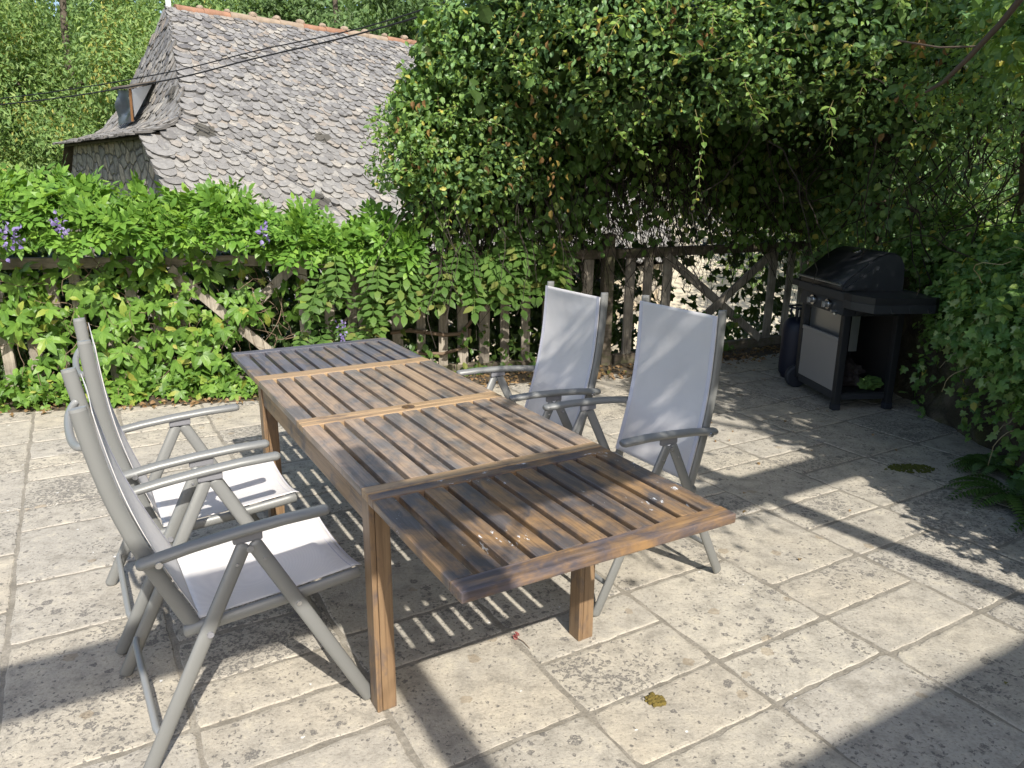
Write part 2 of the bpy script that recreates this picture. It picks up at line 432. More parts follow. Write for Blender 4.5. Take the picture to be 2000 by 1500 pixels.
M['farbar'] = make_wood("dark_teak_bar", (.26, .18, .11), (.14, .095, .062), .85, grain_axis=0, stain_col=(.05, .052, .066))
M['leg'] = make_wood("teak_leg", (.255, .168, .093), (.195, .12, .065), .16, grain_axis=2)
M['apron'] = make_wood("teak_apron", (.34, .22, .115), (.22, .135, .068), .25, grain_axis=1)
M['frame'] = plain("grey_painted_aluminium", (.225, .228, .22), .46, .28, var=.06, scale=5)
M['frame2'] = plain("grey_aluminium_cap", (.30, .305, .30), .4, .3)
M['knob'] = plain("grey_plastic_knob", (.20, .20, .215), .5)
M['bolt'] = plain("steel_bolt", (.62, .62, .62), .25, .9)
def make_sling():
    t = NT("pale_sling_fabric"); o = t.obj()
    col = t.mix(t.ramp(t.noise(o, 5, 4), [(.4, 0.0), (.7, .5)]), (.84, .82, .805), (.77, .745, .72))
    w1 = t.node("ShaderNodeTexWave"); t.L(o, w1.inputs[0]); w1.bands_direction = 'X'; w1.inputs["Scale"].default_value = 150
    w2 = t.node("ShaderNodeTexWave"); t.L(o, w2.inputs[0]); w2.bands_direction = 'Z'; w2.inputs["Scale"].default_value = 150
    wv = t.math('MULTIPLY', w1.outputs["Fac"], w2.outputs["Fac"])
    col = t.mix(t.math('MULTIPLY', wv, .16), col, (.44, .43, .47))
    t.set(Base_Color=col, Roughness=.7); t.bump(t.math('ADD', t.noise(o, 6, 3), t.math('MULTIPLY', wv, .02)), .25, .02)
    tr = t.node("ShaderNodeBsdfTranslucent"); t.L(col, tr.inputs[0]); ms = t.node("ShaderNodeMixShader"); ms.inputs[0].default_value = .30
    t.L(t.b.outputs[0], ms.inputs[1]); t.L(tr.outputs[0], ms.inputs[2]); t.L(ms.outputs[0], t.out.inputs[0]); return t.m
M['sling'] = make_sling()
M['hem'] = plain("sling_hem", (.60, .59, .64), .75)
M['oldwood'] = make_oldwood("weathered_fence_wood", (.20, .17, .135), (.44, .39, .315), 2, .0)
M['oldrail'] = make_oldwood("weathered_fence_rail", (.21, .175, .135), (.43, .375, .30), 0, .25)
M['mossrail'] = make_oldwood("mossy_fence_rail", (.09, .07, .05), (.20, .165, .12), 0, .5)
M['stem'] = plain("brown_vine_stem", (.15, .105, .068), .9, var=.4, scale=9)
M['branch'] = plain("dark_branch", (.085, .062, .044), .9, var=.4, scale=9)
M['bark'] = make_oldwood("tree_bark", (.06, .045, .032), (.17, .14, .105), 2)
M['roof'] = make_roof(); M['stonewall'] = make_stonewall()
M['roofedge'] = plain("shaded_tile_edge", (.12, .113, .105), .95, var=.4, scale=20)  # dark tile sides paint in the shade of the gaps between stones
M['terracotta'] = plain("terracotta_ridge", (.25, .135, .085), .92, var=.6, scale=7, bump=.5)
M['ridgemoss'] = plain("lichened_ridge_tile", (.27, .21, .155), .9, var=.5, scale=9, bump=.7)
M['black'] = plain("black_enamel", (.014, .015, .018), .42, var=.3, scale=6)
M['blackmatt'] = plain("black_painted_steel", (.018, .02, .023), .5, var=.2)
M['darkgrey'] = plain("dark_grey_plastic", (.03, .034, .04), .48)
M['greydoor'] = plain("grey_steel_door", (.30, .29, .285), .5, .15, var=.05, scale=3)
M['steel'] = plain("brushed_steel", (.50, .52, .54), .32, .9)
M['chrome'] = plain("chrome", (.75, .75, .75), .15, 1.0)
M['rubber'] = plain("wheel_plastic", (.018, .022, .032), .6)
M['blue'] = plain("dark_blue_paint", (.006, .009, .026), .5)
M['cable'] = plain("black_cable", (.012, .012, .013), .6)
M['white'] = plain("white_paint", (.82, .82, .80), .6)
M['moss'] = plain("green_moss", (.075, .085, .012), .95, var=.5, scale=40, bump=1.0)
M['drymoss'] = plain("golden_moss", (.17, .125, .025), .95, var=.5, scale=60, bump=1.0)
# foliage colours
M['creeper'] = leaf_mat("creeper_leaf", [(0, (.075, .175, .03)), (.3, (.115, .245, .042)), (.6, (.165, .32, .055)), (.9, (.22, .385, .07)), (.97, (.36, .42, .08)), (1, (.42, .40, .09))], .40)
M['topvine'] = leaf_mat("wisteria_top_leaf", [(0, (0.094, 0.219, 0.037)), (.4, (0.144, 0.306, 0.048)), (.8, (0.213, 0.400, 0.065)), (1, (0.288, 0.475, 0.081))], .40)
M['wisteria'] = leaf_mat("wisteria_leaf", [(0, (0.063, 0.140, 0.032)), (.5, (0.090, 0.184, 0.041)), (.85, (0.126, 0.234, 0.054)), (1, (0.234, 0.243, 0.072))], .38)
M['honey'] = leaf_mat("honeysuckle_leaf", [(0, (.095, .195, .085)), (.35, (.145, .28, .108)), (.7, (.20, .345, .128)), (.955, (.25, .39, .13)), (.965, (.48, .44, .10)), (1, (.55, .50, .13))], .36, .36)
M['honeylight'] = leaf_mat("honeysuckle_sunlit_leaf", [(0, (0.151, 0.281, 0.081)), (.5, (0.227, 0.378, 0.097)), (.95, (0.313, 0.454, 0.108)), (.96, (0.540, 0.497, 0.108)), (1, (0.594, 0.540, 0.130))], .42, .38)  # brighter copy of the honeysuckle leaf, sunlight put into its colour
M['ivy'] = leaf_mat("ivy_leaf", [(0, (0.066, 0.159, 0.043)), (.5, (0.113, 0.238, 0.061)), (.85, (0.185, 0.330, 0.086)), (1, (0.397, 0.503, 0.238))], .28, .35)
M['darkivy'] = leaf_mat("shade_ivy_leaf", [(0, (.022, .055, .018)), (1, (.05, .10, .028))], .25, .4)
M['fern'] = leaf_mat("fern_frond", [(0, (.04, .10, .025)), (1, (.085, .17, .04))], .35)
M['litter'] = leaf_mat("dry_leaf", [(0, (.14, .075, .035)), (.5, (.24, .135, .07)), (.9, (.33, .20, .12)), (1, (.10, .12, .03))], .1, .8)
M['purple'] = leaf_mat("purple_petal", [(0, (.20, .14, .42)), (1, (.36, .30, .60))], .3, .6, tint=1.0)
M['deadleaf'] = leaf_mat("hanging_dead_leaf", [(0, (.16, .075, .03)), (.6, (.24, .12, .05)), (1, (.30, .22, .05))], .3, .7)
M['treeA'] = leaf_mat("ash_leaf", [(0, (0.144, 0.256, 0.089)), (.5, (0.221, 0.356, 0.116)), (.9, (0.310, 0.432, 0.143)), (1, (0.391, 0.502, 0.169))], .42, .5)
M['treeyellow'] = leaf_mat("yellow_seed_bunch", [(0, (.36, .36, .09)), (1, (.55, .50, .14))], .42, .5)
M['treeB'] = leaf_mat("green_tree_leaf", [(0, (0.109, 0.202, 0.078)), (.6, (0.158, 0.269, 0.099)), (1, (0.227, 0.345, 0.129))], .40, .5)
M['treeC'] = leaf_mat("willow_leaf", [(0, (0.217, 0.288, 0.146)), (.6, (0.297, 0.368, 0.190)), (1, (0.389, 0.448, 0.248))], .42, .55)
M['treeD'] = leaf_mat("dark_tree_leaf", [(0, (0.081, 0.155, 0.062)), (.6, (0.123, 0.209, 0.082)), (1, (0.171, 0.270, 0.099))], .36, .5)

# ------------------------------------------------------------------ fence line and terrain
F = [np.array(v) for v in [(-4.9, 5.12), (-1.35, 5.88), (.92, 6.55), (2.95, 7.6)]]
def fence_y(x):
    xs = [-12, F[0][0], F[1][0], F[2][0], F[3][0], 8]; ys = [3.6, F[0][1], F[1][1], F[2][1], F[3][1], 9.0]
    return np.interp(x, xs, ys)

def build_terrain():
    xs = np.concatenate([np.linspace(-400, -14, 22), np.linspace(-13, 13, 105), np.linspace(14, 400, 22)])
    ys = np.concatenate([np.linspace(-60, -6, 8), np.linspace(-5, 12, 69), np.linspace(12.5, 60, 40), np.linspace(65, 400, 16)])
    X, Y = np.meshgrid(xs, ys)
    fy = fence_y(X)
    d = Y - (fy + .35)
    low = np.clip(d / .9, 0, 1)
    Z = -.12 - 2.6 * low
    hill = np.clip((Y - 24 - .15 * np.abs(X)) / 60, 0, 1) ** 1.1 * 22
    Z = Z + hill + .12 * np.sin(X * .7) * np.sin(Y * .5) * low
    bank = np.clip((X - 3.35) / .25, 0, 1) * np.clip((7.4 - Y) / 1.0, 0, 1) * np.clip((Y - .2) / .8, 0, 1)
    Z = Z * (1 - bank) + bank * .85
    V = np.stack([X, Y, Z], -1).reshape(-1, 3); nx = len(xs); ny = len(ys)
    i = (np.arange(ny - 1)[:, None] * nx + np.arange(nx - 1)[None]).ravel()
    T = np.concatenate([np.stack([i, i + 1, i + nx + 1], 1), np.stack([i, i + nx + 1, i + nx], 1)])
    tri_mesh("ground", V, T, M['grass'], smooth=True, kind="structure")
build_terrain()

# pale drive climbing beside the stone house, far below the terrace
MB().add([(1.6, 9.4, -2.66), (13, 9.4, -2.66), (16, 26, 1.3), (4.2, 26, 1.3), (1.6, 9.4, -3.2), (13, 9.4, -3.2), (16, 26, -3.2), (4.2, 26, -3.2)], [(0, 1, 2, 3), (0, 1, 5, 4), (1, 2, 6, 5), (2, 3, 7, 6), (3, 0, 4, 7)]).build("gravel_drive", M['gravel'], kind="structure")

def clip(poly, p, n):
    out = []
    for i in range(len(poly)):
        a, b = poly[i], poly[(i + 1) % len(poly)]
        da, db = np.dot(a - p, n), np.dot(b - p, n)
        if da >= 0: out.append(a)
        if (da >= 0) != (db >= 0): out.append(a + (b - a) * (da / (da - db)))
    return out
SEGS = [(F[0] - (F[1] - F[0]) * 2, F[1]), (F[1], F[2]), (F[2], F[3] + (F[3] - F[2]))]
OFFS = [.40, .22, .18]
def clip_patio(poly, k=None):
    c = sum(poly) / len(poly)
    if k is None: k = 0 if c[0] < F[1][0] else (1 if c[0] < F[2][0] else 2)
    (a, b), off = SEGS[k], OFFS[k]
    t = (b - a) / np.linalg.norm(b - a); n = np.array([t[1], -t[0]])
    poly = clip(poly, a + n * off, n)
    if len(poly) < 3: return []
    poly = clip(poly, np.array([3.25, 0.]), np.array([-1., 0.]))
    return poly if len(poly) >= 3 else []

def build_patio():
    U = [-4.2, -3.66, -3.1, -2.56, -2.02, -1.48, -.93, -.38, .14, .67, 1.21, 1.76, 2.32, 2.88, 3.44, 4.0, 4.52, 5.06, 5.6, 6.14, 6.7]
    K = {-.38: [-1, 0, .5, 1.05, 1.6, 2.12, 2.88, 3.35, 3.9, 4.18, 4.59, 4.79, 4.97, 5.3, 5.56, 6.0, 6.5, 7, 7.6],
         .14: [-1, 0, .5, .8, 1.33, 1.87, 2.11, 2.33, 2.61, 3.13, 3.6, 4.1, 4.38, 4.9, 5.2, 5.71, 6.2, 6.7],
         .67: [-1, 0, .54, 1.07, 1.60, 2.10, 2.36, 2.88, 3.4, 3.67, 4.2, 4.7, 5.0, 5.5, 6.1, 6.6],
         1.21: [-1, 0, .3, .8, 1.33, 1.59, 1.87, 2.10, 2.62, 2.9, 3.4, 3.67, 4.2, 4.46, 5.0, 5.5, 6.1],
         1.76: [-1, 0, .53, .8, 1.33, 1.58, 2.10, 2.36, 2.9, 3.15, 3.68, 4.2, 4.46, 5, 5.3, 5.9, 6.4],
         2.32: [-1, 0, .26, .78, 1.31, 1.58, 1.84, 2.38, 2.64, 3.15, 3.4, 3.94, 4.2, 4.7, 5.2, 5.7, 6.2],
         2.88: [-1, 0, .52, .78, 1.31, 1.83, 2.11, 2.36, 2.89, 3.15, 3.68, 3.94, 4.4, 5.0, 5.3, 5.9],
         3.44: [-1, 0, .52, .78, 1.05, 1.57, 2.10, 2.61, 2.89, 3.15, 3.68, 3.94, 4.4, 4.9, 5.2, 5.8],
         4.0: [-1, 0, .5, .8, 1.3, 1.57, 2.1, 2.6, 3.13, 3.42, 3.67, 4.2, 4.46, 5.0, 5.5, 6.]}
    n2 = np.array(NV)[:2]; e2 = np.array(EV)[:2]
    V = []; Fc = []
    lr = random.Random(5)
    for a, b in zip(U[:-1], U[1:]):
        js = K.get(a)
        if js is None:
            js = [-2.0]
            while js[-1] < 9.5: js.append(js[-1] + lr.choice([.26, .52, .52, .53, .27, .6]))
        for v0, v1 in zip(js[:-1], js[1:]):
            g = .0055 + lr.random() * .0055
            poly = [n2 * (a + g) + e2 * (v0 + g), n2 * (b - g) + e2 * (v0 + g), n2 * (b - g) + e2 * (v1 - g), n2 * (a + g) + e2 * (v1 - g)]
            poly = clip_patio(poly)
            if len(poly) < 3: continue
            c = sum(poly) / len(poly)
            P = []
            for i in range(len(poly)):
                p, q = poly[i], poly[(i + 1) % len(poly)]; L = np.linalg.norm(q - p)
                if L < .02: P.append(p); continue
                m = max(2, int(L / .035))
                P.append(p + (c - p) * lr.uniform(.008, .03))
                for k in range(1, m): P.append(p + (q - p) * k / m)
            n = len(P); P = np.array(P); ph = [lr.uniform(0, 6) for _ in range(4)]
            d = P - c; an = np.arctan2(d[:, 1], d[:, 0])
            jit = .0024 * np.sin(5 * an + ph[0]) + .0018 * np.sin(13 * an + ph[1]) + .0016 * np.sin(37 * an + ph[2]) + np.array([lr.gauss(0, .0013) for _ in range(n)])
            P = P + unit(d) * jit[:, None]
            tx, ty, hz = max(-.003, min(.003, lr.gauss(0, .0018))), max(-.003, min(.003, lr.gauss(0, .0018))), lr.gauss(0, .0006)
            base = len(V); rings = []
            for inset, z in ((0, -.03), (0, -.0042), (.004, -.0014), (.016, 0.0)):
                Q = P - unit(P - c) * inset
                V += [(q[0], q[1], z + hz + tx * (q[0] - c[0]) + ty * (q[1] - c[1])) for q in Q]
            for rg in range(3):
                for k in range(n):
                    Fc.append([base + rg * n + k, base + rg * n + (k + 1) % n, base + (rg + 1) * n + (k + 1) % n, base + (rg + 1) * n + k])
            Fc.append([base + 3 * n + k for k in range(n)])
    mb = MB(); mb.v = V; mb.f = Fc; mb.smooth = [False] * len(Fc)
    mb.build("patio_paving", M['paving'], kind="structure")
    # mortar bed just below the slab tops
    mb = MB()
    for k, (xa, xb) in enumerate(((-11, F[1][0]), (F[1][0], F[2][0]), (F[2][0], 3.3))):
        poly = clip_patio([np.array(q) for q in [(xa, -3), (xb, -3), (xb, 8.5), (xa, 8.5)]], k); n = len(poly)
        mb.add([(q[0], q[1], -.0044) for q in poly] + [(q[0], q[1], -.10) for q in poly], [list(range(n))])
    mb.build("patio_mortar", M['mortar'], kind="structure")
build_patio()
# strip of earth between the paving and the fence
def build_soil():
    V = []; T = []
    xs = np.linspace(-7, 3.3, 200); k = 0
    for x in xs:
        y = fence_y(x)
        for j, off in enumerate((-.66, -.44, -.3, -.1, .12, .4)):
            V.append((x - off * -.25, y + off, (-.035, -.004, .012, .02, .01, -.1)[j] + rng.normal(0, .006)))
    for i in range(len(xs) - 1):
        for j in range(5):
            a = i * 6 + j; T += [(a, a + 6, a + 7), (a, a + 7, a + 1)]
    tri_mesh("earth_strip", V, T, M['soil'], smooth=True, kind="structure")
build_soil()

# ------------------------------------------------------------------ stone house below the terrace
E1 = Vector((0.746805, 0.665043, 0)); E2 = Vector((0.665043, -0.746805, 0)); ZV = Vector((0, 0, 1))
P0 = Vector((-5.93413, 14.0, 4.39224)); SL_A, SL_B, SL_S = 2.3986, 2.2107, 1.3606
DN = (E2 * SL_A - ZV * SL_B).normalized(); DN2 = (-E2 * SL_A - ZV * SL_B).normalized()
SLOPE_L = math.hypot(SL_A, SL_B)          # ridge to hip eave along the slope
ROOF_L = 6.45; RIDGE_L = 8.6
HIPT = [0, .25, .5, .72, .86, .93, .97, 1.0]
HIPS = [0, .16, .33, .50, .68, .86, 1.08, 1.3606]
def hip_s(q): return float(np.interp(q, HIPT, HIPS))   # how far the flared hip stands out at q = share of the way down
house = empty("stone_house", tuple(P0 + Vector((0, 0, -7))), label="old stone house with steep roof of grey stone tiles beyond the fence", cat="house")
HM = house.matrix_world
def hp(x, sgn, d, lift=0.0):
    """point on a roof slope: x along the ridge, d down the slope, lifted off it"""
    nrm = (E2 * sgn * SL_B + ZV * SL_A).normalized()
    return P0 + E1 * x + (DN if sgn > 0 else DN2) * d + nrm * lift - house_loc
house_loc = P0 + Vector((0, 0, -7))

def tile(V, T, o, ax, dn, nrm, w, l, th, rnd):
    """one thick rounded stone tile: o is the middle of its upper edge"""
    pts = [(-.5, 0), (.5, 0), (.5, .55), (.40, .82), (.18, .97), (-.05, 1.0), (-.30, .92), (-.46, .72), (-.5, .5)]
    b = len(V); n = len(pts)
    tilt = th * 1.2
    for top in (1, 0):
        for i, (px, py) in enumerate(pts):
            jx = px * w + rnd.gauss(0, .006) * (py > .3); jy = py * l + rnd.gauss(0, .005) * (py > .3)
            z = tilt * py + (th if top else 0) + rnd.gauss(0, .003) * top
            V.append(tuple(o + ax * jx + dn * jy + nrm * z))
    ctr = o + dn * (l * .66) + nrm * (tilt * .66 + th * 1.35); V.append(tuple(ctr))
    for i in range(n):
        j = (i + 1) % n
        T.append((b + 2 * n, b + i, b + j)); T.append((b + i, b + n + i, b + n + j)); T.append((b + i, b + n + j, b + j))

def build_house():
    rnd = random.Random(3)
    V = []; T = []
    nf = (E2 * SL_B + ZV * SL_A).normalized()
    d = .02; row = 0
    while d < ROOF_L - .1:                                   # front slope in courses
        k = d / ROOF_L; w0 = .118 + .062 * k; pitch = .072 + .038 * k
        q = d / SLOPE_L
        x0 = -hip_s(min(1, q)) if q <= 1 else -SL_S
        x = x0 + (0 if row % 2 else -.05)
        first = True
        while x < RIDGE_L:
            w = w0 * rnd.uniform(.72, 1.32) * (1.7 if first and q > .1 else 1); l = pitch * rnd.uniform(2.3, 2.9)
            o = hp(x + w / 2, 1, d + rnd.gauss(0, .012), .0) + (E1 * 0)
            ax = (E1 + DN * rnd.gauss(0, .05)).normalized()
            tile(V, T, o, ax, DN, nf, w * 1.0, l, rnd.uniform(.022, .042) * (.8 + .5 * k), rnd)
            x += w; first = False
        d += pitch; row += 1
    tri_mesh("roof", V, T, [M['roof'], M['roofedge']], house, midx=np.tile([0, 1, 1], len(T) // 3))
    V = []; T = []
    # flared hip: courses between the two hip lines
    q = .015; row = 0
    while q < 1.0:
        s = hip_s(q); a = q * SL_A; z = q * SL_B
        q2 = min(1.0, q + .03); s2 = hip_s(q2)
        dn = (-E1 * (s2 - s) - ZV * ((q2 - q) * SL_B)) if q2 > q else (-E1 - ZV * .3)
        dn = dn.normalized(); nrm = E2.cross(dn); nrm = nrm if nrm.dot(-E1 + ZV * .5) > 0 else -nrm
        x = -a - .02 + (0 if row % 2 else -.06)
        while x < a:
            w = rnd.uniform(.12, .19)
            o = P0 - E1 * s + E2 * (x + w / 2) - ZV * z - house_loc
            ax = (E2 + dn * rnd.gauss(0, .05)).normalized()
            tile(V, T, o, ax, dn, nrm, min(w, 2 * a + .1) * .98, rnd.uniform(.20, .26), rnd.uniform(.02, .034), rnd)
            x += w
        step = .092 / math.hypot((s2 - s) / max(q2 - q, 1e-6), SL_B) if q2 > q else .03
        q += step; row += 1
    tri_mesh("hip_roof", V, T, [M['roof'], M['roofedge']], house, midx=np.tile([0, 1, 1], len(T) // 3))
    # boarding under the tiles (both slopes and the hip), keeps the light out
    mb = MB()
    f0 = [hp(-hip_s(q), 1, q * SLOPE_L, -.01) for q in HIPT] + [hp(-SL_S, 1, ROOF_L, -.01), hp(RIDGE_L, 1, ROOF_L, -.01), hp(RIDGE_L, 1, 0, -.01)]
    mb.add(f0, [list(range(len(f0)))])
    f1 = [hp(-hip_s(q), -1, q * SLOPE_L, -.01) for q in HIPT] + [hp(-SL_S, -1, ROOF_L, -.01), hp(RIDGE_L, -1, ROOF_L, -.01), hp(RIDGE_L, -1, 0, -.01)]
    mb.add(f1, [list(range(len(f1)))])
    for i in range(len(HIPT) - 1):
        a, b = HIPT[i], HIPT[i + 1]
        mb.add([hp(-hip_s(a), 1, a * SLOPE_L, -.012), hp(-hip_s(b), 1, b * SLOPE_L, -.012), hp(-hip_s(b), -1, b * SLOPE_L, -.012), hp(-hip_s(a), -1, a * SLOPE_L, -.012)], [(0, 1, 2, 3)])
    mb.build("roof_boarding", M['bark'], house)
    # walls
    half = SL_A - .12; zt = -SL_B - .03; xg = -SL_S + .14
    mb = MB()
    def w(x, y, z): return P0 + E1 * x + E2 * y + ZV * z - house_loc
    zb = -7.2; fe = SL_A * ROOF_L / SLOPE_L - .22; ze = -SL_B * ROOF_L / SLOPE_L - .12
    g = [w(xg, -fe, zb), w(xg, fe, zb), w(xg, fe, ze), w(xg, half, zt), w(xg, -half, zt), w(xg, -fe, ze)]
    mb.add(g, [list(range(6))])
    mb.add([w(xg, fe, zb), w(RIDGE_L - .2, fe, zb), w(RIDGE_L - .2, fe, ze), w(xg, fe, ze)], [(0, 1, 2, 3)])
    mb.add([w(xg, -fe, zb), w(RIDGE_L - .2, -fe, zb), w(RIDGE_L - .2, -fe, ze), w(xg, -fe, ze)], [(0, 1, 2, 3)])
    mb.add([w(RIDGE_L - .2, -fe, zb), w(RIDGE_L - .2, fe, zb), w(RIDGE_L - .2, fe, ze), w(RIDGE_L - .2, 0, -.05), w(RIDGE_L - .2, -fe, ze)], [(0, 1, 2, 3, 4)])
    mb.build("wall", M['stonewall'], house)
    # eave board of the hip, dark corner
    mb = MB(); mb.tube([w(-SL_S + .02, -SL_A, -SL_B - .02), w(-SL_S + .02, SL_A - .02, -SL_B - .02)], .025, .03, n=6); mb.build("eave_board", M['bark'], house)
    # ridge of half-round clay tiles: clean ones first, lichened further on, with mortar humps between
    for part, mat, i0, i1 in (("ridge_tile", M['terracotta'], 0, 2), ("ridge_tile", M['ridgemoss'], 2, 5), ("ridge_tile", M['terracotta'], 5, 7), ("ridge_tile", M['ridgemoss'], 7, 9), ("ridge_tile", M['terracotta'], 9, 12), ("ridge_tile", M['ridgemoss'], 12, 18)):
        for i in range(i0, i1):
            mb = MB(); x = .12 + i * .47
            c = w(x, 0, -.02); dz = ZV * rnd.gauss(0, .008)
            mb.tube([c + dz, c + E1 * .47 + dz], .10, .085, side=E2, n=12, taper=[1.1, .96])
            mb.build(part, mat, house)
    for i in range(17):
        mb = MB(); x = .56 + i * .47; bm = bmesh.new(); bmesh.ops.create_icosphere(bm, subdivisions=2, radius=1)
        c = w(x, rnd.gauss(0, .02), .075); k = rnd.uniform(.05, .085)
        mb.add([c + Vector((v.co.x * k * 1.1, v.co.y * k, v.co.z * k * .8)) * (1 + rnd.gauss(0, .06)) for v in bm.verts], [[v.index for v in f.verts] for f in bm.faces]); bm.free()
        mb.build("ridge_mortar", M['ridgemoss'], house)
    # white pole standing at the end of the ridge
    mb = MB(); mb.cyl(w(.02, 0, .45), (0, 0, 1), .045, 1.0, 12); mb.build("flue_pipe", M['white'], house)
    # skylight opening of the hip closed with a loose grey sheet
    qd = .66; s = hip_s(qd)
    mb = MB()
    n = 9; g = []
    TL, TR, BL, BR = (-.92, -.15, -1.38), (-.92, .65, -1.45), (-.86, -.50, -1.93), (-.86, .35, -1.90)
    for i in range(n):
        for j in range(n):
            a, b = i / (n - 1), j / (n - 1)
            q = [(TL[k] * (1 - a) + TR[k] * a) * (1 - b) + (BL[k] * (1 - a) + BR[k] * a) * b for k in range(3)]
            g.append(w(q[0] - .05 * math.sin(7 * a + 2 * b) * math.sin(3 * b + .4) + .02 * math.sin(11 * b + 3 * a), q[1], q[2]))
    mb.add(g, [(i * n + j, (i + 1) * n + j, (i + 1) * n + j + 1, i * n + j + 1) for i in range(n - 1) for j in range(n - 1)], True)
    mb.build("dormer_sheet", plain("slate_blue_sheet", (.10, .115, .145), .35, var=.5, scale=5), house)
    MB().tube([w(-.95, .68, -1.43), w(-.88, .37, -1.90)], .022, n=6).build("dormer_post", plain("raw_wood", (.34, .17, .07), .8), house)
    mb = MB(); mb.add([w(-.93, .70, -1.44), w(-.50, .36, -1.30), w(-.84, .38, -1.84)], [(0, 1, 2)]); mb.add([w(-.93, .68, -1.44), w(-.50, .34, -1.30), w(-.84, .36, -1.84)], [(0, 2, 1)])
    mb.build("dormer_cheek", plain("pale_sheet_metal", (.66, .70, .74), .5), house)
    mb = MB(); R_ = [w(-.98, -.25, -1.375), w(-.98, .74, -1.44), w(-.45, .42, -1.27), w(-.45, -.35, -1.27)]
    mb.add(R_ + [p + ZV * .035 for p in R_], [(0, 1, 2, 3), (4, 5, 6, 7), (0, 1, 5, 4), (1, 2, 6, 5), (2, 3, 7, 6), (3, 0, 4, 7)]); mb.build("dormer_roof", M['bark'], house)
build_house()

# ------------------------------------------------------------------ overhead cables
def cable(name, pts, r, label):
    ps = []
    for i in range(len(pts) - 1):
        for k in range(10):
            t = k / 10; p0 = Vector(pts[max(i - 1, 0)]); p1 = Vector(pts[i]); p2 = Vector(pts[i + 1]); p3 = Vector(pts[min(i + 2, len(pts) - 1)])
            ps.append(.5 * ((2 * p1) + (p2 - p0) * t + (2 * p0 - 5 * p1 + 4 * p2 - p3) * t * t + (3 * p1 - p0 - 3 * p2 + p3) * t ** 3))
    ps.append(Vector(pts[-1]))
    MB().tube(ps, r, n=6).build(name, M['cable'], label=label, cat="cable", group="cables strung in front of the stone roof")
CABLES = [[(-22, 18.5, 2.6), (-9.53, 12.8, 2.66), (-8.27, 12.8, 2.79), (-5.19, 11.54, 3.01), (-3.4, 10.69, 3.22), (-1.89, 9.86, 3.35), (-.71, 9.1, 3.51), (.47, 8.18, 3.65), (5, 4.8, 4.6)],
          [(-22, 18.5, 2.5), (-9.55, 12.8, 2.57), (-8.29, 12.8, 2.70), (-5.2, 11.54, 2.91), (-3.41, 10.69, 3.13), (-1.9, 9.86, 3.29), (-.57, 9.0, 3.46), (.47, 8.18, 3.58), (5, 4.8, 4.5)]]
CABLES = [[(-22, 18.5, 2.6), (-13.5, 14.9, 2.62)] + c[2:] for c in CABLES]
cable("overhead_cable", CABLES[0], .008, "upper of the two black cables crossing in front of the stone roof")
cable("overhead_cable", CABLES[1], .0105, "lower thicker black cable crossing in front of the stone roof")

# ------------------------------------------------------------------ trees
def tree(name, loc, h, blobs, nleaf, size, mat, label, tpl=None, group="trees beyond the stone house", trunk=.16, asp=.45, cat="tree", nclump=60, flecks=0):
    """trunk and limbs, crown of leaves in clumps spread through several ellipsoids (centre, radii)"""
    t = empty(name, loc, label=label, cat=cat, group=group)
    tpl = tpl or diamond(asp)
    cl = []; per = []
    vol = np.array([b[1][0] * b[1][1] * b[1][2] for b in blobs]) ** .67; vol = vol / vol.sum()
    for (c, r), f in zip(blobs, vol):
        k = max(4, int(nclump * f))
        u = unit(rng.normal(size=(k, 3))); rad = rng.uniform(.45, 1.0, (k, 1)) ** .5
        cl.append(np.array(c) + u * np.array(r) * rad); per.append(np.full(k, min(r)))
    cl = np.concatenate(cl); per = np.concatenate(per)
    idx = rng.integers(0, len(cl), nleaf)
    cr_ = per[idx][:, None] * .17
    off = rng.normal(size=(nleaf, 3)) * cr_ * np.array([1.15, 1.15, .75])
    pos = cl[idx] + off
    nrm = unit(unit(off) * .8 + np.array([0, 0, .7]) + rng.normal(0, .45, (nleaf, 3)))
    d = unit(np.cross(nrm, rng.normal(size=(nleaf, 3))) + np.array([0, 0, -.45]))
    V, T = leaves(tpl, pos, d, nrm, size * rng.uniform(.65, 1.3, nleaf))
    tri_mesh("crown", V, T, mat, t)
    if flecks:
        kk = rng.choice(len(cl), flecks); m = flecks * 60
        p2 = np.repeat(cl[kk], 60, 0) + rng.normal(size=(m, 3)) * np.array([.16, .16, .26]) + np.array([0, -.35, .1])
        V, T = leaves(diamond(.4), p2, unit(rng.normal(0, .5, (m, 3)) + np.array([0, 0, -1])), unit(rng.normal(size=(m, 3)) + np.array([0, -.5, .5])), rng.uniform(.08, .15, m))
        tri_mesh("seed_clusters", V, T, M['treeyellow'], t)
    mb = MB()
    pts = [Vector((0, 0, -.4))] + [Vector((rng.normal(0, .05) * h * .1, rng.normal(0, .05) * h * .1, h * .72 * k / 5)) for k in range(1, 6)]
    mb.tube(pts, trunk, n=8, taper=[1.25, 1, .9, .75, .6, .45])
    for k in rng.choice(len(cl), min(16, len(cl)), replace=False):
        c = Vector(cl[k]); z0 = min(max(.15 * h, c.z - rng.uniform(.1, .3) * h), h * .68)
        b0 = Vector((0, 0, z0)); m = (b0 + c) * .5 + Vector((0, 0, -.05 * h + rng.normal(0, .1)))
        mb.tube([b0, m, c], trunk * .38, n=6, taper=[1, .6, .2])
    mb.build("trunk", M['bark'], t)
    return t

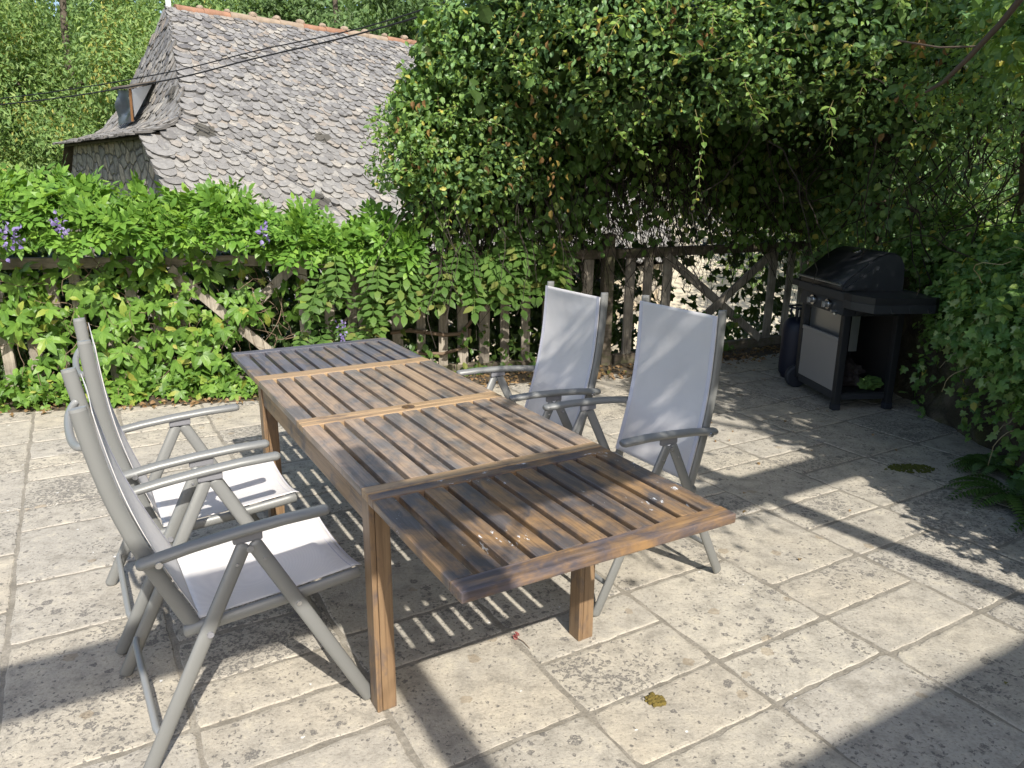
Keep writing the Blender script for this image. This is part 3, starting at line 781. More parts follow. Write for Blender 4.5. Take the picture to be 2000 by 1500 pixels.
tree("tall_tree", (-12.5, 22.5, -2.7), 14, [((0, 0, 7.0), (4.6, 3.4, 4.2)), ((-2.5, -.6, 6.2), (3.4, 2.6, 3.2)), ((3.2, -1.0, 6.0), (2.8, 2.4, 3.4)), ((1.2, -1.5, 3.6), (3.6, 2.2, 2.4)), ((-3.6, -1, 3.2), (3.0, 2.2, 2.2))],
     88000, .155, M['treeA'], "yellow-flecked green tree filling the left edge behind the roof hip", asp=.42, nclump=175, flecks=110)
tree("tall_tree", (-19, 26, -2.7), 14, [((0, 0, 7.5), (4.5, 3.4, 5.5)), ((1.5, 0, 3.2), (4.2, 3, 3))], 34000, .21, M['treeB'], "deep green tree at far left behind the yellow-flecked tree", nclump=62)
tree("tall_tree", (-6.0, 27, -2.2), 15, [((0, 0, 7.4), (4.2, 3.2, 4.4)), ((2.4, -1, 6.8), (3, 2.4, 3.0)), ((-2.6, -.5, 7.2), (2.6, 2.4, 3.0))], 40000, .20, M['treeD'], "dark green tree rising behind the middle of the orange roof ridge", nclump=64)
tree("tall_tree", (-1.3, 29, -2.2), 15, [((0, 0, 7.4), (3.6, 3.0, 4.2)), ((1.4, -1, 6.2), (3, 2.4, 3.0)), ((-1.5, -1, 6.6), (2.4, 2, 2.6))], 34000, .19, M['treeA'], "light green tree behind the right part of the orange roof ridge", nclump=62)
tree("tall_tree", (3.2, 27, -2.2), 14, [((0, 0, 7.2), (3.8, 3.0, 4.2)), ((-1.5, -1.5, 5.2), (3, 2.4, 3.0)), ((2, -1.5, 5), (3.2, 2.4, 3.0))], 34000, .18, M['treeC'], "silvery green willow showing between roof ridge and honeysuckle", nclump=62, asp=.28)
tree("tall_tree", (9.0, 19, -2.7), 11, [((0, 0, 5.5), (3.6, 2.8, 4.0)), ((1.5, -1, 3.2), (3.4, 2.4, 2.6)), ((-1.6, -1, 3.0), (2.4, 2, 2.4))], 20000, .20, M['treeA'], "sunlit tree glimpsed through the stems above the fence's right end", nclump=110)
tree("tall_tree", (8.8, 11.5, -1.8), 9, [((0, 0, 4.4), (2.9, 2.4, 3.4)), ((-.6, -1, 2.6), (2.6, 2.0, 2.0))], 18000, .15, M['treeB'], "leafy tree glimpsed behind the tangled stems right of the grill", nclump=100)
# far wood that closes the view behind them
def far_wood():
    pos = []; 
    for k in range(150):
        x = rng.uniform(-60, 55); y = rng.uniform(38, 62) + abs(x) * .12; z = 1 + (y - 38) * .3
        r = rng.uniform(2.2, 4.2); n = 330
        u = unit(rng.normal(size=(n, 3))); pos.append(np.array([x, y, z + rng.uniform(0, 8)]) + u * r * np.array([1, 1, 1.2]) * rng.uniform(.55, 1, (n, 1)))
    pos = np.concatenate(pos); n = len(pos)
    nrm = unit(rng.normal(size=(n, 3)) + np.array([0, -.5, .9])); d = unit(rng.normal(size=(n, 3)) + np.array([0, 0, -.4]))
    V, T = leaves(diamond(.6), pos, d, nrm, rng.uniform(.4, .85, n))
    tri_mesh("wood", V, T, M['treeB'], label="wooded slope far behind the house", cat="wood", kind="stuff")
far_wood()

# ------------------------------------------------------------------ wooden fence in three bays
def fence_bay(i, pickets, posts, crosses, label, rail_z=(.955, 1.035), bot_z=(-.01, .10), mats=('oldwood', 'oldrail')):
    a, b = F[i], F[i + 1]; L = float(np.linalg.norm(b - a)); ang = math.atan2(b[1] - a[1], b[0] - a[0])
    t = empty("picket_fence", (a[0], a[1], 0), ang, label=label, cat="fence", group="bays of the weathered wooden fence")
    rnd = random.Random(20 + i)
    wm, rm = M[mats[0]], M[mats[1]]
    MB().box((-.02, -.035, rail_z[0]), (L + (.02 if i == 2 else -.045), .035, rail_z[1]), .006).build("top_rail", rm, t)
    MB().box((-.02, -.03, bot_z[0]), (L - .04, .04, bot_z[1]), .006).build("bottom_rail", rm, t)
    for s in pickets:
        w = .040 + rnd.uniform(-.004, .005); le = rnd.gauss(0, .008); y0 = -.012
        mb = MB(); z0 = bot_z[1] - .03 + rnd.uniform(-.01, .02)
        M_ = Matrix.Translation((s, y0, z0)) @ Matrix.Rotation(rnd.gauss(0, .012), 4, 'Y') @ Matrix.Rotation(rnd.gauss(0, .05), 4, 'Z')
        mb.box((-w, -.014, 0), (w, .014, rail_z[0] - z0 - .002), .004, M_)
        mb.build("picket", wm, t)
    for s, h in posts:
        mb = MB(); mb.box((s - .045, -.05, -.3), (s + .045, .05, h), .008)
        mb.box((s - .052, -.057, h + .001), (s + .052, .057, h + .022), .004); mb.build("post", rm, t)
    for (s0, z0, s1, z1, y) in crosses:
        mb = MB(); d = Vector((s1 - s0, 0, z1 - z0)); ln = d.length; an = math.atan2(d.z, d.x)
        mb.box((0, -.014, -.038), (ln, .014, .038), .004, Matrix.Translation((s0, y, z0)) @ Matrix.Rotation(-an, 4, 'Y')); mb.build("brace", wm, t)
    return t
fence_bay(0, [.16, .34, .52, .70, .87, 1.04, 1.217, 1.40, 1.57, 1.742, 1.93, 2.11, 2.27, 2.44, 3.34, 3.53, 3.70], [(3.80, 1.13)],
          [(2.40, .95, 3.24, .11, -.052), (2.40, .11, 3.28, .95, -.022)], "left fence bay overgrown with bright creeper, cross brace showing behind the table end")
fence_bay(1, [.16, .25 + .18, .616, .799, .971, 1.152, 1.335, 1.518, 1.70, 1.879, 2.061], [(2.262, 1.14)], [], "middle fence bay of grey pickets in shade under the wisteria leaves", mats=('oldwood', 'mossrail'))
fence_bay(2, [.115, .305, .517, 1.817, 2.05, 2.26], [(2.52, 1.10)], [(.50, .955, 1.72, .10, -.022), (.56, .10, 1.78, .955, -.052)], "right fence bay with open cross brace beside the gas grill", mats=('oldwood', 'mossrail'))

# ------------------------------------------------------------------ foliage on the fence
def along_fence(s):
    """s in metres from the left end; returns x,y and the normal towards the patio"""
    Ls = [np.linalg.norm(F[k + 1] - F[k]) for k in range(3)]
    cum = np.concatenate([[0], np.cumsum(Ls)]); P = np.array(F)
    x = np.interp(s, cum, P[:, 0]); y = np.interp(s, cum, P[:, 1])
    k = np.clip(np.searchsorted(cum, s) - 1, 0, 2); d = (P[1:] - P[:-1])[k]; d = d / np.linalg.norm(d, axis=-1, keepdims=True)
    return x, y, np.stack([d[..., 1], -d[..., 0], np.zeros_like(x)], -1)
def extend_left(s):
    """continues the first bay's line to the left for negative s"""
    d = (F[1] - F[0]) / np.linalg.norm(F[1] - F[0]); x, y, n = along_fence(np.maximum(s, 0))
    neg = np.minimum(s, 0); return x + d[0] * neg, y + d[1] * neg, n

def fence_leaves(n, s_rng, zfun, yoff, tpl, size, szv, face=.9, droop=.6, upb=.55, dens=None):
    s = rng.uniform(*s_rng, n)
    if dens is not None:
        keep = rng.random(n) < dens(s); s = s[keep]; n = len(s)
    x, y, nr = extend_left(s); z = zfun(s, rng.random(n)); o = yoff(s, rng.random(n), z)
    pos = np.stack([x, y, z], 1) + nr * o[:, None]
    nrm = unit(nr * face + np.array([0, 0, upb]) + rng.normal(0, .42, (n, 3)))
    d = unit(rng.normal(0, .75, (n, 3)) + np.array([0, 0, -droop]) + nr * .35)
    return leaves(tpl, pos, d, nrm, size * rng.uniform(1 - szv, 1 + szv, n))

def clumpy(s, z, f=2.3, ph=0.0):
    return .5 + .5 * np.sin(f * s + 1.7 * np.sin(f * 1.3 * z + ph) + ph) * np.cos(f * 1.6 * z - .8 * s + ph)


t = empty("virginia_creeper", (-3.0, 5.55, 0), label="bright green five-leaved creeper climbing through the left fence pickets", cat="climbing plant")
parts = []
# palmate leaves over the pickets, in clumps that leave wood showing
def creeper_part():
    n = 1900; s = rng.uniform(-1.3, 3.75, n); z = rng.uniform(.02, 1.05, n)
    c = clumpy(s, z, 2.9, .6) + .35 * clumpy(s, z, 7.1, 2.0) + .12 * (s < 3.2)
    c = c + np.where((s > 1.9) & (s < 3.0), .30, 0) - np.where((s < 1.85) & (z > .2) & (z < .95), .28, 0) - np.where((s > 2.45) & (s < 3.2) & (z > .3) & (z < .85), .20, 0) - np.where((s > 1.9) & (z > .86), .18, 0)
    keep = c > rng.uniform(.45, 1.0, n); s, z = s[keep], z[keep]; n = len(s)
    x, y, nr = extend_left(s); o = .03 + .17 * rng.random(n) * (1.15 - z * .4)
    pos = np.stack([x, y, z], 1) + nr * o[:, None]
    nrm = unit(nr * .8 + np.array([.05, -.1, .55]) + rng.normal(0, .36, (n, 3))); d = unit(rng.normal(0, .7, (n, 3)) + np.array([0, 0, -.75]))
    big = rng.random(n) < .55
    a = leaves(palmate(), pos[big], d[big], nrm[big], rng.uniform(.13, .22, big.sum()))
    b = leaves(oval(1, .62, .08, .12), pos[~big], d[~big], nrm[~big], rng.uniform(.05, .085, (~big).sum()))
    q = rng.random(n) < .8; p2 = pos[q] + rng.normal(0, .06, (q.sum(), 3)); 
    c_ = leaves(oval(1, .55, .08, .12), p2, d[q], nrm[q], rng.uniform(.04, .075, q.sum()))
    e = leaves(ivy_leaf(), pos[::7] + rng.normal(0, .05, (len(pos[::7]), 3)), d[::7], nrm[::7], rng.uniform(.06, .10, len(pos[::7])))
    return join([a, b, c_, e])
V, T = creeper_part(); V = V - np.array([-3.0, 5.55, 0]); tri_mesh("leaves", V, T, M['creeper'], t)
ps = []
for k in range(230):
    s = np.array([rng.uniform(-1.0, 3.7)]); x, y, nr = extend_left(s)
    ps.append(wander((x[0] + nr[0][0] * .05, y[0] + nr[0][1] * .05, rng.uniform(0, .9)) - np.array([-3.0, 5.55, 0]), (rng.normal(), rng.normal(0, .25), rng.normal(.3, .8)), 8, .06, .45))
V, T = stems(ps, .004, .0015); tri_mesh("vine_stems", V, T, M['stem'], t)

t = empty("flowering_vine", (-3.0, 5.55, 0), label="dense leafy vine spilling over the left fence's top rail, with few purple flowers", cat="climbing plant")
def top_z(s): return np.interp(s, [-1.5, 0, 1.0, 1.7, 2.2, 2.8, 3.3, 3.8, 4.2], [1.58, 1.55, 1.51, 1.43, 1.36, 1.30, 1.22, 1.14, 1.06])
def topvine():
    n = 6400; s = rng.uniform(-1.5, 4.15, n); q = rng.random(n)
    lo = np.interp(s, [-1.5, 1.6, 2.0, 3.6, 4.15], [-.35, -.3, .02, .05, -.3]); th = lo + (math.pi * .72 - lo) * rng.random(n)                       # round section of the mound, 0 = towards the patio
    rr = np.sqrt(rng.uniform(.40, 1.1, n)); ztop = top_z(s) + .05 * np.sin(5 * s) + .045 * np.sin(11.3 * s + 1) + .03 * np.sin(23 * s); mid = (ztop + 1.0) / 2; hz = (ztop - 1.0) / 2 + .05
    lob = 1 + .24 * np.sin(6.1 * s + 3 * th) * np.cos(3.3 * s - 2 * th) + .10 * np.sin(17 * s + 5 * th)
    o = .34 * np.cos(th) * rr * lob; z = mid + hz * np.sin(th) * rr * lob
    x, y, nr = extend_left(s)
    pos = np.stack([x, y, z], 1) + nr * o[:, None]
    out = nr * np.cos(th)[:, None] + np.array([0, 0, 1]) * np.sin(th)[:, None]
    nrm = unit(out * .7 + np.array([.1, -.2, .55]) + rng.normal(0, .4, (n, 3))); d = unit(out * .6 + rng.normal(0, .6, (n, 3)) + np.array([0, 0, -.25]))
    k = rng.random(n)
    A = leaves(palmate(), pos[k < .33], d[k < .33], nrm[k < .33], rng.uniform(.09, .20, (k < .33).sum()))
    B = leaves(oval(1, .40, .06, .15), pos[k > .5], d[k > .5], nrm[k > .5], rng.uniform(.04, .12, (k > .5).sum()))
    m = (k >= .33) & (k <= .5)
    Cc = leaves(pinnate(4), pos[m], d[m], nrm[m], rng.uniform(.18, .28, m.sum()))
    return join([A, B, Cc])
V, T = topvine(); tri_mesh("leaves", V - np.array([-3.0, 5.55, 0]), T, M['topvine'], t)
ps = []
for k in range(90):
    s = np.array([rng.uniform(-1.0, 4.0)]); x, y, nr = extend_left(s)
    ps.append(wander((x[0], y[0] - .25 * rng.random(), float(top_z(s)[0]) - .15) - np.array([-3.0, 5.55, 0]), (rng.normal(), -.4, 1.0 * rng.random()), 9, .045, .25, .06))
V, T = stems(ps, .003, .001); tri_mesh("tendrils", V, T, plain("green_stem", (.14, .20, .05), .7), t)
for (x, y, z, k) in ((-3.44, 5.10, 1.20, 1.0), (-3.32, 5.12, 1.20, .6), (-3.52, 5.10, 1.28, .6), (-3.02, 5.18, 1.27, .5), (-1.80, 5.52, 1.22, .45), (-3.58, 5.10, 1.05, .6)):
    n = int(46 * k); u = rng.normal(size=(n, 3)) * np.array([.030, .030, .055]) * k
    V, T = leaves(oval(1, .75, .2, .3), u, unit(u + rng.normal(0, .02, (n, 3))), unit(rng.normal(size=(n, 3))), rng.uniform(.02, .034, n))
    tri_mesh("flower_cluster", V * 1.25 + np.array([x + .05, y - .17, z + .02]) - np.array([-3.0, 5.55, 0]), T, M['purple'], t)

# low growth at the foot of the left fence
t0 = []
n = 1500; s = rng.uniform(-1.4, 3.3, n); x, y, nr = extend_left(s)
c = clumpy(s, s * 0 + .3, 4.1, .2); hh = np.interp(s, [-1.4, 1.2, 1.7, 2.3, 3.3], [.30, .20, .10, .16, .05])
o = .10 + .42 * rng.random(n) * np.interp(s, [-1.4, 1.5, 3.3], [1.15, .8, .55]); keep = rng.random(n) < .35 + .65 * c
pos = (np.stack([x, y, .03 + hh * rng.random(n) ** 1.5], 1) + nr * o[:, None])[keep]; nr = nr[keep]; n = len(pos)
nrm = unit(nr * .35 + np.array([0, 0, .9]) + rng.normal(0, .4, (n, 3))); d = unit(rng.normal(0, 1, (n, 3)) + np.array([0, 0, -.1]))
a = leaves(ivy_leaf(), pos[::2], d[::2], nrm[::2], rng.uniform(.06, .10, len(pos[::2])))
b = leaves(palmate(), pos[1::2], d[1::2], nrm[1::2], rng.uniform(.08, .14, len(pos[1::2])))
V, T = join([a, b]); tri_mesh("undergrowth", V, T, M['creeper'], label="low leafy growth along the foot of the left fence", cat="undergrowth", kind="stuff")
# fallen dry leaves along the fence foot
n = 1500; s = rng.uniform(-.5, 8.1, n); x, y, nr = extend_left(s); o = .10 + .42 * rng.random(n) ** 1.4
pos = np.stack([x, y, np.full(n, .016) + .012 * rng.random(n)], 1) + nr * o[:, None]
far = np.stack([rng.uniform(-1.5, 2.6, 46), rng.uniform(1.9, 6.0, 46), np.full(46, .005)], 1); far[14:, :2] = np.stack([rng.uniform(.9, 2.9, 32), rng.uniform(4.0, 6.6, 32)], 1)
pos = np.concatenate([pos, far]); n = len(pos); sz = np.concatenate([rng.uniform(.022, .055, n - 46), rng.uniform(.012, .032, 46)])
nrm = unit(np.array([0, 0, 1.0]) + rng.normal(0, .35, (n, 3))); d = unit(rng.normal(0, 1, (n, 3)) * np.array([1, 1, .15]))
V, T = leaves(oval(1, .6, .18, .25), pos, d, nrm, sz)
tri_mesh("leaf_litter", V, T, M['litter'], label="dry brown leaves along the fence foot and scattered on the paving", cat="leaf litter", kind="stuff")

# wisteria hanging over the middle bay
t = empty("wisteria", (-.4, 6.1, 0), label="wisteria with long drooping pinnate leaves over the middle fence pickets", cat="climbing plant")
def wis():
    pos = []; d = []; nrm = []; sz = []
    def add(s, z, o, size):
        x, y, nr = along_fence(np.array([s])); nr = nr[0]
        pos.append(np.array([x[0], y[0], z]) + nr * o); dd = unit(np.array([rng.normal(0, .35), 0, -.65]) + nr * .75); d.append(dd)
        nrm.append(unit(nr * .75 + np.array([rng.normal(0, .25), 0, .75]))); sz.append(size)
    for k in range(104):                                           # main curtain
        s = rng.uniform(3.5, 5.35); zt = np.interp(s, [3.4, 3.9, 4.6, 5.4, 6.0], [1.08, 1.15, 1.28, 1.28, 1.12]); zb = np.interp(s, [3.4, 3.8, 4.05, 4.3, 4.8, 5.1, 5.4], [.70, .68, .70, .86, .82, .92, .96])
        add(s, zb + (zt - zb) * rng.random(), .06 + .28 * rng.random(), rng.uniform(.24, .40))
    for k in range(28):                                            # bush low behind the far end of the table
        s = rng.uniform(3.25, 3.85); add(s, rng.uniform(.35, .62), .08 + .26 * rng.random(), rng.uniform(.22, .34))
    for k in range(7): add(rng.uniform(5.15, 5.5), rng.uniform(.72, .98), .05 + .1 * rng.random(), rng.uniform(.2, .3))
    return leaves(pinnate(5), np.array(pos), np.array(d), np.array(nrm), np.array(sz))
V, T = wis(); tri_mesh("leaves", V - np.array([-.4, 6.1, 0]), T, M['wisteria'], t)
mb = MB()
def fp(s, z, o):
    x, y, nr = along_fence(np.array([float(s)])); return Vector((x[0] + nr[0][0] * o + .4, y[0] + nr[0][1] * o - 6.1, z))
MB().tube([fp(4.0, .40, .03), fp(4.15, .415, .05), fp(4.3, .39, .05), fp(4.45, .36, .03), fp(4.58, .37, .05), fp(4.66, .45, .02), fp(4.8, .62, .04), fp(5.0, .86, .06)], .016, n=8).build("woody_stem", M['stem'], t)
MB().tube([fp(4.02, .26, .02), fp(4.2, .225, .05), fp(4.42, .205, .05), fp(4.58, .24, .04), fp(4.65, .33, .05), fp(4.66, .40, .03)], .014, n=8).build("woody_stem", M['stem'], t)
MB().tube([fp(5.0, .05, -.06), fp(4.98, .5, -.05), fp(5.05, 1.0, -.03), fp(4.9, 1.4, 0), fp(4.5, 2.2, .1)], .03, n=8).build("woody_stem", M['stem'], t)
x, y, nr = along_fence(np.array([3.62])); n = 30
u = rng.normal(size=(n, 3)) * np.array([.016, .016, .04]); V, T = leaves(oval(1, .75, .2, .3), u, unit(u), unit(rng.normal(size=(n, 3))), rng.uniform(.018, .03, n))
tri_mesh("flower_cluster", V + np.array([x[0] + nr[0][0] * .36 + .4, y[0] + nr[0][1] * .36 - 6.1, .50]), T, M['purple'], t)

# shade-loving ivy behind the middle and right bays
t = empty("shade_ivy", (0, 6.8, 0), label="dark ivy growing in deep shade behind the fence pickets", cat="climbing plant")
n = 13500; s = rng.uniform(-1.6, 8.3, n); z = rng.uniform(-.3, 1.05, n)
dens = np.interp(s, [-1.6, 3.6, 5.9, 6.3, 6.7, 7.1, 7.5, 8.3], [1, 1, .95, .45, .22, .10, .22, .75]) * np.where((z > .35) & (s > 6.2), .75, 1)
keep = rng.random(n) < dens; s, z = s[keep], z[keep]; x, y, nr = extend_left(s); n = len(s)
pos = np.stack([x, y, z], 1) - nr * (.08 + .5 * rng.random(n) ** 1.2)[:, None]
V, T = leaves(ivy_leaf(), pos, unit(rng.normal(0, .6, (n, 3)) + np.array([0, 0, -.6])), unit(nr * .8 + np.array([0, 0, .5]) + rng.normal(0, .4, (n, 3))), rng.uniform(.06, .12, n))
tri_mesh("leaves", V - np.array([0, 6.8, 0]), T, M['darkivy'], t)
# small leafy shoots in front of the pickets' feet
for s0 in (4.1, 4.25, 4.6, 4.75, 4.95, 5.12, 5.3, 6.95, 7.3):
    n = 21; s = s0 + rng.normal(0, .045, n); z = rng.random(n) ** 1.3 * .42 + .02; x, y, nr = along_fence(s)
    pos = np.stack([x, y, z], 1) + nr * (.05 + .08 * rng.random(n))[:, None]
    V, T = leaves(oval(1, .6, .08, .1), pos, unit(rng.normal(0, .7, (n, 3)) + np.array([0, 0, -.3])), unit(nr * .6 + np.array([0, 0, .7]) + rng.normal(0, .3, (n, 3))), rng.uniform(.045, .085, n))
    v2, t2 = stems([wander(np.array((x[0], y[0], .0)) + nr[0] * .06, (0, 0, 1), 8, .05, .2)], .003, .001)
    V, T = join([(V, T), (v2, t2)]); tri_mesh("shoot", V - np.array([0, 6.8, 0]), T, M['wisteria'], t)

# ------------------------------------------------------------------ honeysuckle roofing the corner
HB = [((-.40, 5.9, 1.84), (.64, .6, .62)), ((.50, 5.7, 2.8), (.72, .7, .95)), ((.95, 5.3, 2.72), (.95, .8, .82)), ((1.95, 5.1, 2.72), (1.0, .8, .84)), ((2.9, 4.75, 2.62), (.85, .8, .80)),
      ((3.02, 4.05, 2.42), (.72, .8, .62)), ((3.85, 3.1, 2.5), (.75, .85, .6)), ((1.4, 6.2, 3.2), (1.9, .9, .6)), ((2.9, 5.9, 3.1), (1.0, 1.0, .6)), ((.3, 6.3, 2.4), (.7, .5, .9)), ((2.55, 3.45, 2.30), (.55, .5, .42)), ((-.05, 5.82, 2.50), (.64, .6, .58))]
def blob_val(p, skip):
    m = np.full(len(p), 9.0)
    for k, (c, r) in enumerate(HB):
        if k != skip: m = np.minimum(m, np.sqrt((((p - np.array(c)) / np.array(r)) ** 2).sum(1)))
    return m
t = empty("honeysuckle", (1.4, 5.4, 0), label="huge honeysuckle overhanging the fence corner and the grill", cat="climbing plant")
HO = np.array([1.4, 5.4, 0])
def honey(light):
    pos = []; out = []
    for k, (c, r) in enumerate(HB):
        if k in (7, 8): n = 3000
        else: n = int((9500 if k == 5 + 1 else 12000) * (r[0] * r[2] + r[0] * r[1] + r[1] * r[2]) / 2.0)
        u = unit(rng.normal(size=(n, 3)))
        # lumps and hollows on the surface
        lump = 1 + .10 * np.sin(7 * u[:, 0] + 3 * u[:, 2] + k) * np.sin(6 * u[:, 2] - 4 * u[:, 1] + 2 * k) + .06 * np.sin(15 * u[:, 0] + k) * np.cos(13 * u[:, 2])
        p = np.array(c) + u * np.array(r) * (lump * (1.02 - .30 * rng.random(n) ** 1.6))[:, None]
        keep = (blob_val(p, k) > .80) & ~((u[:, 2] < -.62) & (rng.random(n) < .75))
        o = unit(u / np.array(r))
        hole = np.sin(5.1 * p[:, 0] + 1.3 * np.sin(4 * p[:, 2])) * np.sin(5.7 * p[:, 2] + 1.1 * np.sin(3 * p[:, 0])) > .72
        keep &= ~(hole & (rng.random(n) < .7))
        pos.append(p[keep]); out.append(o[keep])
    pos = np.concatenate(pos); out = np.concatenate(out); n = len(pos)
    return pos, out
pos, out = honey(0); n = len(pos)
nrm = unit(out * .55 + np.array([.1, -.35, .65]) + rng.normal(0, .46, (n, 3))); d = unit(rng.normal(0, .7, (n, 3)) + out * .3 + np.array([0, 0, -.35]))
near = np.clip((4.6 - pos[:, 1]) / 1.4, 0, 1)
size = rng.uniform(.026, .056, n) * (1 + .30 * near) * np.where(rng.random(n) < .06, 1.55, 1)
lit_leaf = (rng.random(n) < np.clip(.22 + .55 * near + .5 * np.clip((-.1 - pos[:, 0]) / .6, 0, 1), 0, .8))  # sun-bright leaf colour chosen more often at the near side and left end
V, T = leaves(oval(1, .56, .10, .12), pos[~lit_leaf], d[~lit_leaf], nrm[~lit_leaf], size[~lit_leaf]); tri_mesh("leaves", V - HO, T, M['honey'], t)
V, T = leaves(oval(1, .52, .10, .12), pos[lit_leaf], d[lit_leaf], nrm[lit_leaf], size[lit_leaf]); tri_mesh("sunlit_leaves", V - HO, T, M['honeylight'], t)
# trailing shoots with paired leaves, hanging from the lower edge and waving out of the face
ps = []; lp = []; ld = []; ln = []
def shoot(p, d, n, step, droop, lsize):
    w = wander(p, d, n, step, .27, droop); ps.append(w - HO)
    for k in range(1, len(w)):
        tv = unit(w[k] - w[k - 1]); sd = unit(np.cross(tv, np.array([rng.normal(0, .3), rng.normal(0, .3), 1.0])))
        if k % 1 == 0:
            for sg in (1, -1):
                lp.append(w[k]); ld.append(unit(sd * sg + tv * .5 + np.array([0, 0, -.3]))); ln.append((unit(np.array([0, -.3, .8]) + rng.normal(0, .3, 3)), lsize * rng.uniform(.7, 1.2) * (1 - .5 * k / len(w))))
for k in range(230):
    b = rng.choice(7, p=[.12, .14, .22, .22, .16, .09, .05]); c, r = HB[b]; a = rng.uniform(-2.6, -.5)
    el = rng.uniform(-.9, .5); p = np.array(c) + np.array(r) * np.array([math.cos(a) * math.cos(el), math.sin(a) * math.cos(el), math.sin(el)]) * .95
    shoot(p, (math.cos(a) + rng.normal(0, .4), math.sin(a) * .6, rng.normal(.1, .5)), rng.integers(4, 9), .042, .10, .05)
for (x, y, z, n_) in ((1.08, 4.75, 2.02, 12), (.28, 5.2, 1.95, 9), (.62, 4.95, 2.0, 8), (1.35, 4.6, 2.1, 8), (1.78, 4.45, 2.05, 7), (-.35, 5.4, 1.55, 6), (2.3, 4.3, 2.0, 9), (2.55, 4.0, 1.98, 8), (.9, 4.9, 2.15, 9)):
    shoot(np.array((x, y, z)), (-.15 + rng.normal(0, .15), -.25, -.8), n_, .05, .12, .058)
lp = np.array(lp); ld = np.array(ld); sz = np.array([q[1] for q in ln]); nn = np.array([q[0] for q in ln])
V, T = leaves(oval(1, .6, .10, .10), lp, ld, nn, sz); tri_mesh("trailing_leaves", V - HO, T, M['honeylight'], t)
V, T = stems(ps, .0022, .001); tri_mesh("trailing_stems", V, T, plain("olive_stem", (.20, .17, .07), .8), t, kind="stuff")
# dry leaf bunches
n = 130; cc = np.array([(.15, 5.1, 2.25), (-.1, 5.3, 1.75), (.55, 4.75, 2.35), (.3, 5.1, 1.6), (2.2, 4.35, 2.15), (1.0, 4.55, 2.5), (2.75, 3.75, 1.95), (-.6, 5.35, 1.9)])[rng.integers(0, 8, n)]
pos = cc + rng.normal(0, 1, (n, 3)) * np.array([.10, .08, .16])
V, T = leaves(oval(1, .5, .2, .3), pos, unit(rng.normal(0, .4, (n, 3)) + np.array([0, 0, -1])), unit(rng.normal(size=(n, 3)) + np.array([0, -.8, .2])), rng.uniform(.03, .065, n)); tri_mesh("dead_leaves", V - HO, T, M['deadleaf'], t)
# inner tangle and hanging dead stems, thick enough to be dark
ps = []
for k in range(1300):
    x = rng.uniform(-.7, 3.3); y = fence_y(x) + rng.uniform(-.35, .65); z = rng.uniform(1.6, 1.7 + .5 * max(0, min(2.6, x + .7)))
    ps.append(wander(np.array((x, y, z)) - HO, (rng.normal(0, .5), rng.normal(0, .35), -1), rng.integers(6, 13), .12, .22, .10))
for k in range(80):
    x = rng.uniform(1.6, 3.6); y = rng.uniform(5.2, 7.4); z = rng.uniform(1.5, 2.6)
    ps.append(wander(np.array((x, y, z)) - HO, (rng.normal(0, .8), rng.normal(0, .6), -.6), rng.integers(6, 12), .12, .3, .06))
for k in range(170):                                                # tangle right of the grill, down to the wall top
    x = rng.uniform(2.9, 4.1); y = rng.uniform(4.6, 7.4); ps.append(wander(np.array((x, y, rng.uniform(.9, 1.9))) - HO, (rng.normal(0, .5), rng.normal(0, .4), 1), rng.integers(6, 12), .12, .28))
V, T = stems(ps, .0065, .002); tri_mesh("hanging_stems", V, T, plain("dark_dead_stem", (.030, .023, .017), .95), t)
# leaves inside, hanging behind the fence; gaps show the roof and yard beyond
n = 46000; x = np.concatenate([rng.uniform(-.8, 3.5, 26000), rng.uniform(-.9, .75, 11000), rng.uniform(1.7, 3.7, 9000)]); y = fence_y(x) + rng.uniform(-.55, .75, n); z = 1.02 + 1.75 * rng.random(n) ** .62
den = np.interp(z, [1.0, 1.15, 1.5, 1.9, 2.6], [.50, .58, .75, 1.0, 1.0]) * np.interp(x, [-.8, .45, .8, 1.2, 1.6, 2.0, 2.6, 3.5], [1.0, 1.0, .62, .52, .55, 1.0, 1.0, .9])
den = np.where(z > 1.95, 1.0, den); keep = (rng.random(n) < den) & ((z < 1.6 + .25 * np.clip(x + .9, 0, 4)) | (blob_val(np.stack([x, y, z], 1), -1) < 1.02))
pos = np.stack([x, y, z], 1)[keep]; n = len(pos)
V, T = leaves(oval(1, .62, .08, .1), pos, unit(rng.normal(0, .5, (n, 3)) + np.array([0, 0, -.9])), unit(rng.normal(size=(n, 3)) + np.array([0, -.9, .25])), rng.uniform(.05, .10, n)); tri_mesh("inner_leaves", V - HO, T, M['wisteria'], t)
n = 9000; x = rng.uniform(-.3, 3.6, n); y = rng.uniform(5.2, 7.6, n); z = rng.uniform(2.0, 3.2, n)
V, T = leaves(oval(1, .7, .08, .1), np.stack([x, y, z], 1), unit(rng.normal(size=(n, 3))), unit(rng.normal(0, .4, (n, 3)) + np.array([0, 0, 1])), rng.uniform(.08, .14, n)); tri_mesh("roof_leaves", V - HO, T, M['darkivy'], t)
n = 9500; x = rng.uniform(2.75, 4.3, n); y = rng.uniform(5.6, 7.9, n); z = rng.uniform(.7, 2.3, n)
keep = (np.sin(4.3 * x + 2.2 * np.sin(3.1 * z)) * np.cos(4.9 * z + 1.3 * y) > -.45) & ~((x < 3.05) & (y < 6.2) & (z < 1.25)); pos = np.stack([x, y, z], 1)[keep]; n = len(pos)
